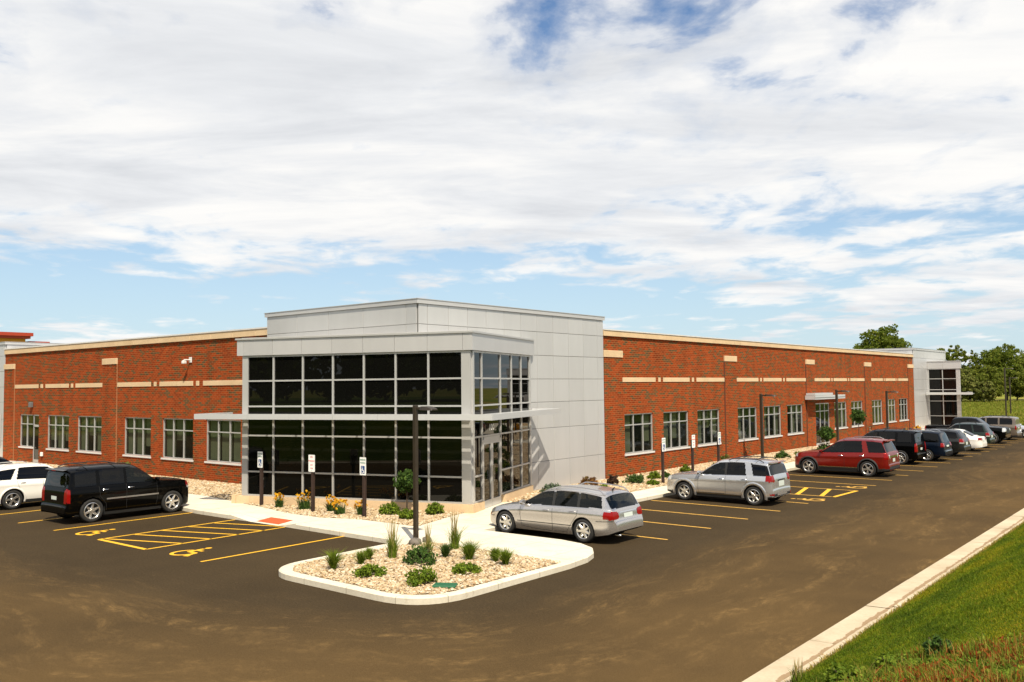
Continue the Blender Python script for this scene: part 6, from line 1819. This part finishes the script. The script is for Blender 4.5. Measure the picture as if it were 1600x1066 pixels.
FT = 'trees beyond the far end of the building'
tree((-45.6, 156.1, 0), 14.2, 4.6, 'lone tree rising above the roof left of the far entrance block', FT, 401, 'leaf_tree', 170, 90, .34, .2)
for i, (x, y, h, r_, mt_, ai, ncl, lb) in enumerate([
    (-54.3, 232.8, 12.9, 3.4, 'leaf_far', 1.0, 55, 'leftmost tree of the far tree line behind the entrance block'), (-50.6, 228.8, 13.6, 3.6, 'leaf_far', .8, 42, 'tall airy tree in the far line right beside the entrance block'),
    (-49.4, 236.7, 12.6, 2.6, 'leaf_far', .75, 30, 'thin loose tree in the gap of the far tree line'), (-47.6, 250.8, 13.2, 4.8, 'leaf_tree', 1.0, 85, 'broad dark tree left of the two meadow poles in the far line'), (-43.6, 248.2, 13.6, 5.6, 'leaf_tree', 1.0, 105, 'largest dense tree of the far line right behind the meadow poles'),
    (-39.0, 258.0, 12.4, 5.0, 'leaf_tree', 1.0, 80, 'dense tree of the far line at the right edge of the picture'), (-33.5, 250.0, 13.2, 5.2, 'leaf_far', 1.0, 80, 'tree of the far line just outside the right edge'), (-60.5, 246.4, 12.0, 4.2, 'leaf_far', 1.0, 60, 'tree of the far line mostly behind the entrance block')]):
    tree((x, y, -.05), h, r_, lb, FT, 410 + i, mt_, ncl, 75, .42, .22, ai)
UG = 'lower trees and bushes along the edge of the far meadow'
for i, (x, y, h, r_, mt_) in enumerate([(-47.7, 218.8, 7.6, 3.6, 'leaf_olive'), (-46.6, 226.1, 7.2, 3.6, 'leaf_far'), (-51.5, 222, 8.0, 4.0, 'leaf_far'), (-43.5, 226, 8.4, 4.2, 'leaf_far'), (-39.5, 236, 8.8, 4.4, 'leaf_tree'), (-36, 232, 7.8, 4.2, 'leaf_far'), (-56, 224, 8.0, 4.0, 'leaf_far'), (-43.2, 219.5, 4.8, 2.7, 'leaf_olive'), (-31, 236, 8.4, 4.6, 'leaf_far'), (-62, 230, 8.4, 4.4, 'leaf_far')]):
    lbs = ['yellow-green bushy tree at the meadow edge right of the far canopy', 'rounded green bush tree second from the far canopy', 'green bushy tree just behind the far canopy', 'green bushy tree left of the meadow poles', 'dense green tree low behind the meadow poles', 'green bushy tree right of the meadow poles', 'green bushy tree hidden behind the far glass entrance', 'lowest yellow-green bush at the meadow edge', 'green bushy tree at the right picture edge', 'green bushy tree far behind the entrance block']
    tree((x, y, -.05), h, r_, lbs[i], UG, 430 + i, mt_, 60, 70, .42, .06, 1.15)
# unseen wood added to the south so that the glass mirrors something dark
wv = []; wq = []; k0 = 0
rgw = np.random.default_rng(5)
for k in range(70):
    x = -170 + k * 4.2 + rgw.uniform(-1.5, 1.5); y = -62 + rgw.uniform(-10, 10); h = rgw.uniform(13, 19); nc = 26
    c = np.stack([x + rgw.normal(0, 2.6, nc), y + rgw.normal(0, 2.6, nc), 2.5 + rgw.uniform(.5, 1, nc) ** 1 * h * rgw.uniform(.2, 1, nc)], 1)
    V, q = leaf_cloud(c, rgw.uniform(1.2, 2.2, nc), 60, 1.0, rgw); wv.append(V); wq.append(q + k0); k0 += len(V)
tag(link('reflection_woodland', np_mesh('reflection_woodland', np.concatenate(wv), np.concatenate(wq), mat='leaf_tree')), 'unseen wood added south of the lot for dark reflections in the glass', 'trees', kind='stuff')


# ------------------------------------------------------------------ grass and weeds
def in_view(P, margin=60):
    d = P - np.array(CAM); w_ = d @ np.array(Dv); px = 800 + 1386.45 * (d @ np.array(R2)) / np.maximum(w_, .01); py = 533 - 1386.45 * (d @ np.array(U2)) / np.maximum(w_, .01)
    return (w_ > .5) & (px > -margin) & (px < 1600 + margin * 3) & (py < 1066 + margin * 2), w_


rg = np.random.default_rng(21)
n = 900000
x = rg.uniform(-5.25, 3.0, n); y = 6 + 40 * rg.uniform(0, 1, n) ** 1.6
z = berm_z(x, y); P = np.stack([x, y, z], 1); ok, dep = in_view(P); ok &= (berm_r(x, y) > 11.76); P = P[ok]; dep = dep[ok]
sel = rg.uniform(0, 1, len(P)) < np.clip(1.25 - dep / 60, .35, 1); P = P[sel]; dep = dep[sel]
if len(P) > 330000:
    kx = rg.choice(len(P), 330000, replace=False); P = P[kx]; dep = dep[kx]
patch = .75 + .35 * np.sin(P[:, 0] * 1.9 + P[:, 1] * .7) * np.sin(P[:, 1] * .9 - P[:, 0])
V, q, t = blades(P, rg.uniform(.03, .060, len(P)) * patch, .005 + dep * .00034, .7, rg)
tag(link('grass', np_mesh('grass', V, q, t, 'grass_blades')), 'short mown grass on the bank', 'grass', kind='stuff')
# grass spilling over the kerb edge
n = 9000; y = rg.uniform(12, 60, n); x = -5.28 + np.abs(rg.normal(0, .05, n)); P = np.stack([x, y, np.full(n, .055)], 1)
V, q, t = blades(P, rg.uniform(.05, .12, n), np.full(n, .014), .8, rg)
tag(link('kerb_grass', np_mesh('kerb_grass', V, q, t, 'weed_straw')), 'drier grass along the back of the kerb', 'grass', kind='stuff')
# far meadow grass
n = 60000; y = 104 + 130 * rg.uniform(0, 1, n) ** 1.3; x = -26 - (y - 100) * .22 + rg.uniform(-14, 26, n)
P = np.stack([x, y, np.full(n, -.06)], 1); ok, dep = in_view(P, 20); P = P[ok]; dep = dep[ok]
V, q, t = blades(P, rg.uniform(.12, .42, len(P)), .02 + dep * .0006, .5, rg)
tag(link('meadow_grass', np_mesh('meadow_grass', V, q, t, 'meadow_blades')), 'tall yellowing meadow grass beyond the lot', 'grass', kind='stuff')


def weeds():
    """rough unmown strip on the crest of the bank before the camera"""
    rg = np.random.default_rng(33)

    def pts(n, xr_, yr_):
        x = rg.uniform(*xr_, n); y = rg.uniform(*yr_, n); return np.stack([x, y, berm_z(x, y)], 1)
    P = pts(150000, (-4.7, 2.0), (6.5, 12.9))
    # the strip's edge wanders
    edge_ = 11.95 + .30 * np.sin(P[:, 0] * 3.1) + .22 * np.sin(P[:, 0] * 7.3 + 1) + .12 * np.sin(P[:, 0] * 17) - .25 * np.clip(-3.2 - P[:, 0], 0, 2)
    P = P[(P[:, 1] + rg.normal(0, .18, len(P)) < edge_) & (P[:, 0] > -4.6)]
    w_ = rg.uniform(0, 1, len(P))
    pn = np.sin(P[:, 0] * 4.1 + 2) * np.sin(P[:, 1] * 3.7) + .5 * np.sin(P[:, 0] * 9 + P[:, 1] * 6)
    redz = (P[:, 0] + rg.normal(0, .35, len(P)) > -3.3) & (pn > -.45)
    tall = .45 + .55 * np.clip(.5 + .5 * np.sin(P[:, 0] * 5.3 + 1.1) * np.sin(P[:, 1] * 4.6 + .4) + rg.normal(0, .25, len(P)), 0, 1.3)
    k = redz & (w_ < .30)
    V, q, t = blades(P[k], rg.uniform(.05, .22, k.sum()) * tall[k], rg.uniform(.008, .018, k.sum()), .45, rg)
    tag(link('red_weeds', np_mesh('red_weeds', V, q, t, 'weed_red')), 'reddish seeding weeds on the bank in the lower right corner', 'weeds', kind='stuff')
    k = w_ > .93
    V, q, t = blades(P[k], rg.uniform(.10, .30, k.sum()) * tall[k], rg.uniform(.005, .010, k.sum()), .5, rg)
    tag(link('dry_stalks', np_mesh('dry_stalks', V, q, t, 'weed_straw')), 'straw coloured stalks among the weeds in the lower right corner', 'weeds', kind='stuff')
    k = (w_ > .42) & (w_ < .78)
    V, q, t = blades(P[k], tall[k] * rg.uniform(.06, .20, k.sum()), rg.uniform(.008, .016, k.sum()), .7, rg)
    tag(link('green_weeds', np_mesh('green_weeds', V, q, t, 'leaf_bright')), 'green weeds mixed in on the bank crest in the lower right corner', 'weeds', kind='stuff')
    # low leafy mats between the stalks
    kk = np.where((w_ > .30) & (w_ < .345))[0]
    gm = ~redz[kk] | (rg.uniform(0, 1, len(kk)) < .45)
    for nm_, ids, mt_, lb_ in (('green_leaf_mat', kk[gm], 'leaf_bright', 'low green leaves between the weeds in the lower right corner'), ('red_leaf_mat', kk[~gm], 'weed_red', 'low reddish leaves between the weeds in the lower right corner')):
        c_ = P[ids] + np.array([0, 0, .05]); V, q = leaf_cloud(c_, rg.uniform(.03, .08, len(ids)), 9, .035, rg, asp=1.5)
        tag(link(nm_, np_mesh(nm_, V, q, mat=mt_)), lb_, 'weeds', kind='stuff')
    for i, (x, y, rx, h, lb) in enumerate([(-3.95, 11.55, .30, .26, 'leafy broad weed left of the red weeds by the kerb'), (-3.45, 11.75, .24, .22, 'leafy weed second from the left on the bank crest'), (-2.95, 11.95, .20, .28, 'darker leafy weed left of the middle of the red weeds')]):
        shrub((x, y, float(berm_z(np.array(x), np.array(y)))), rx, h, 'leaf_bright' if i < 2 else 'leaf_dark', lb, 'leafy weeds on the bank crest', 500 + i, size=.042, n_cl=34, per=30, name='broadleaf_weed', cat='weed')
    feather_grass((-5.12, 12.9, float(berm_z(np.array(-5.12), np.array(12.9)))), .42, 'tall grass tuft beside the kerb at the bottom of the picture', 'grass tufts on the bank', 520, 40)


weeds()
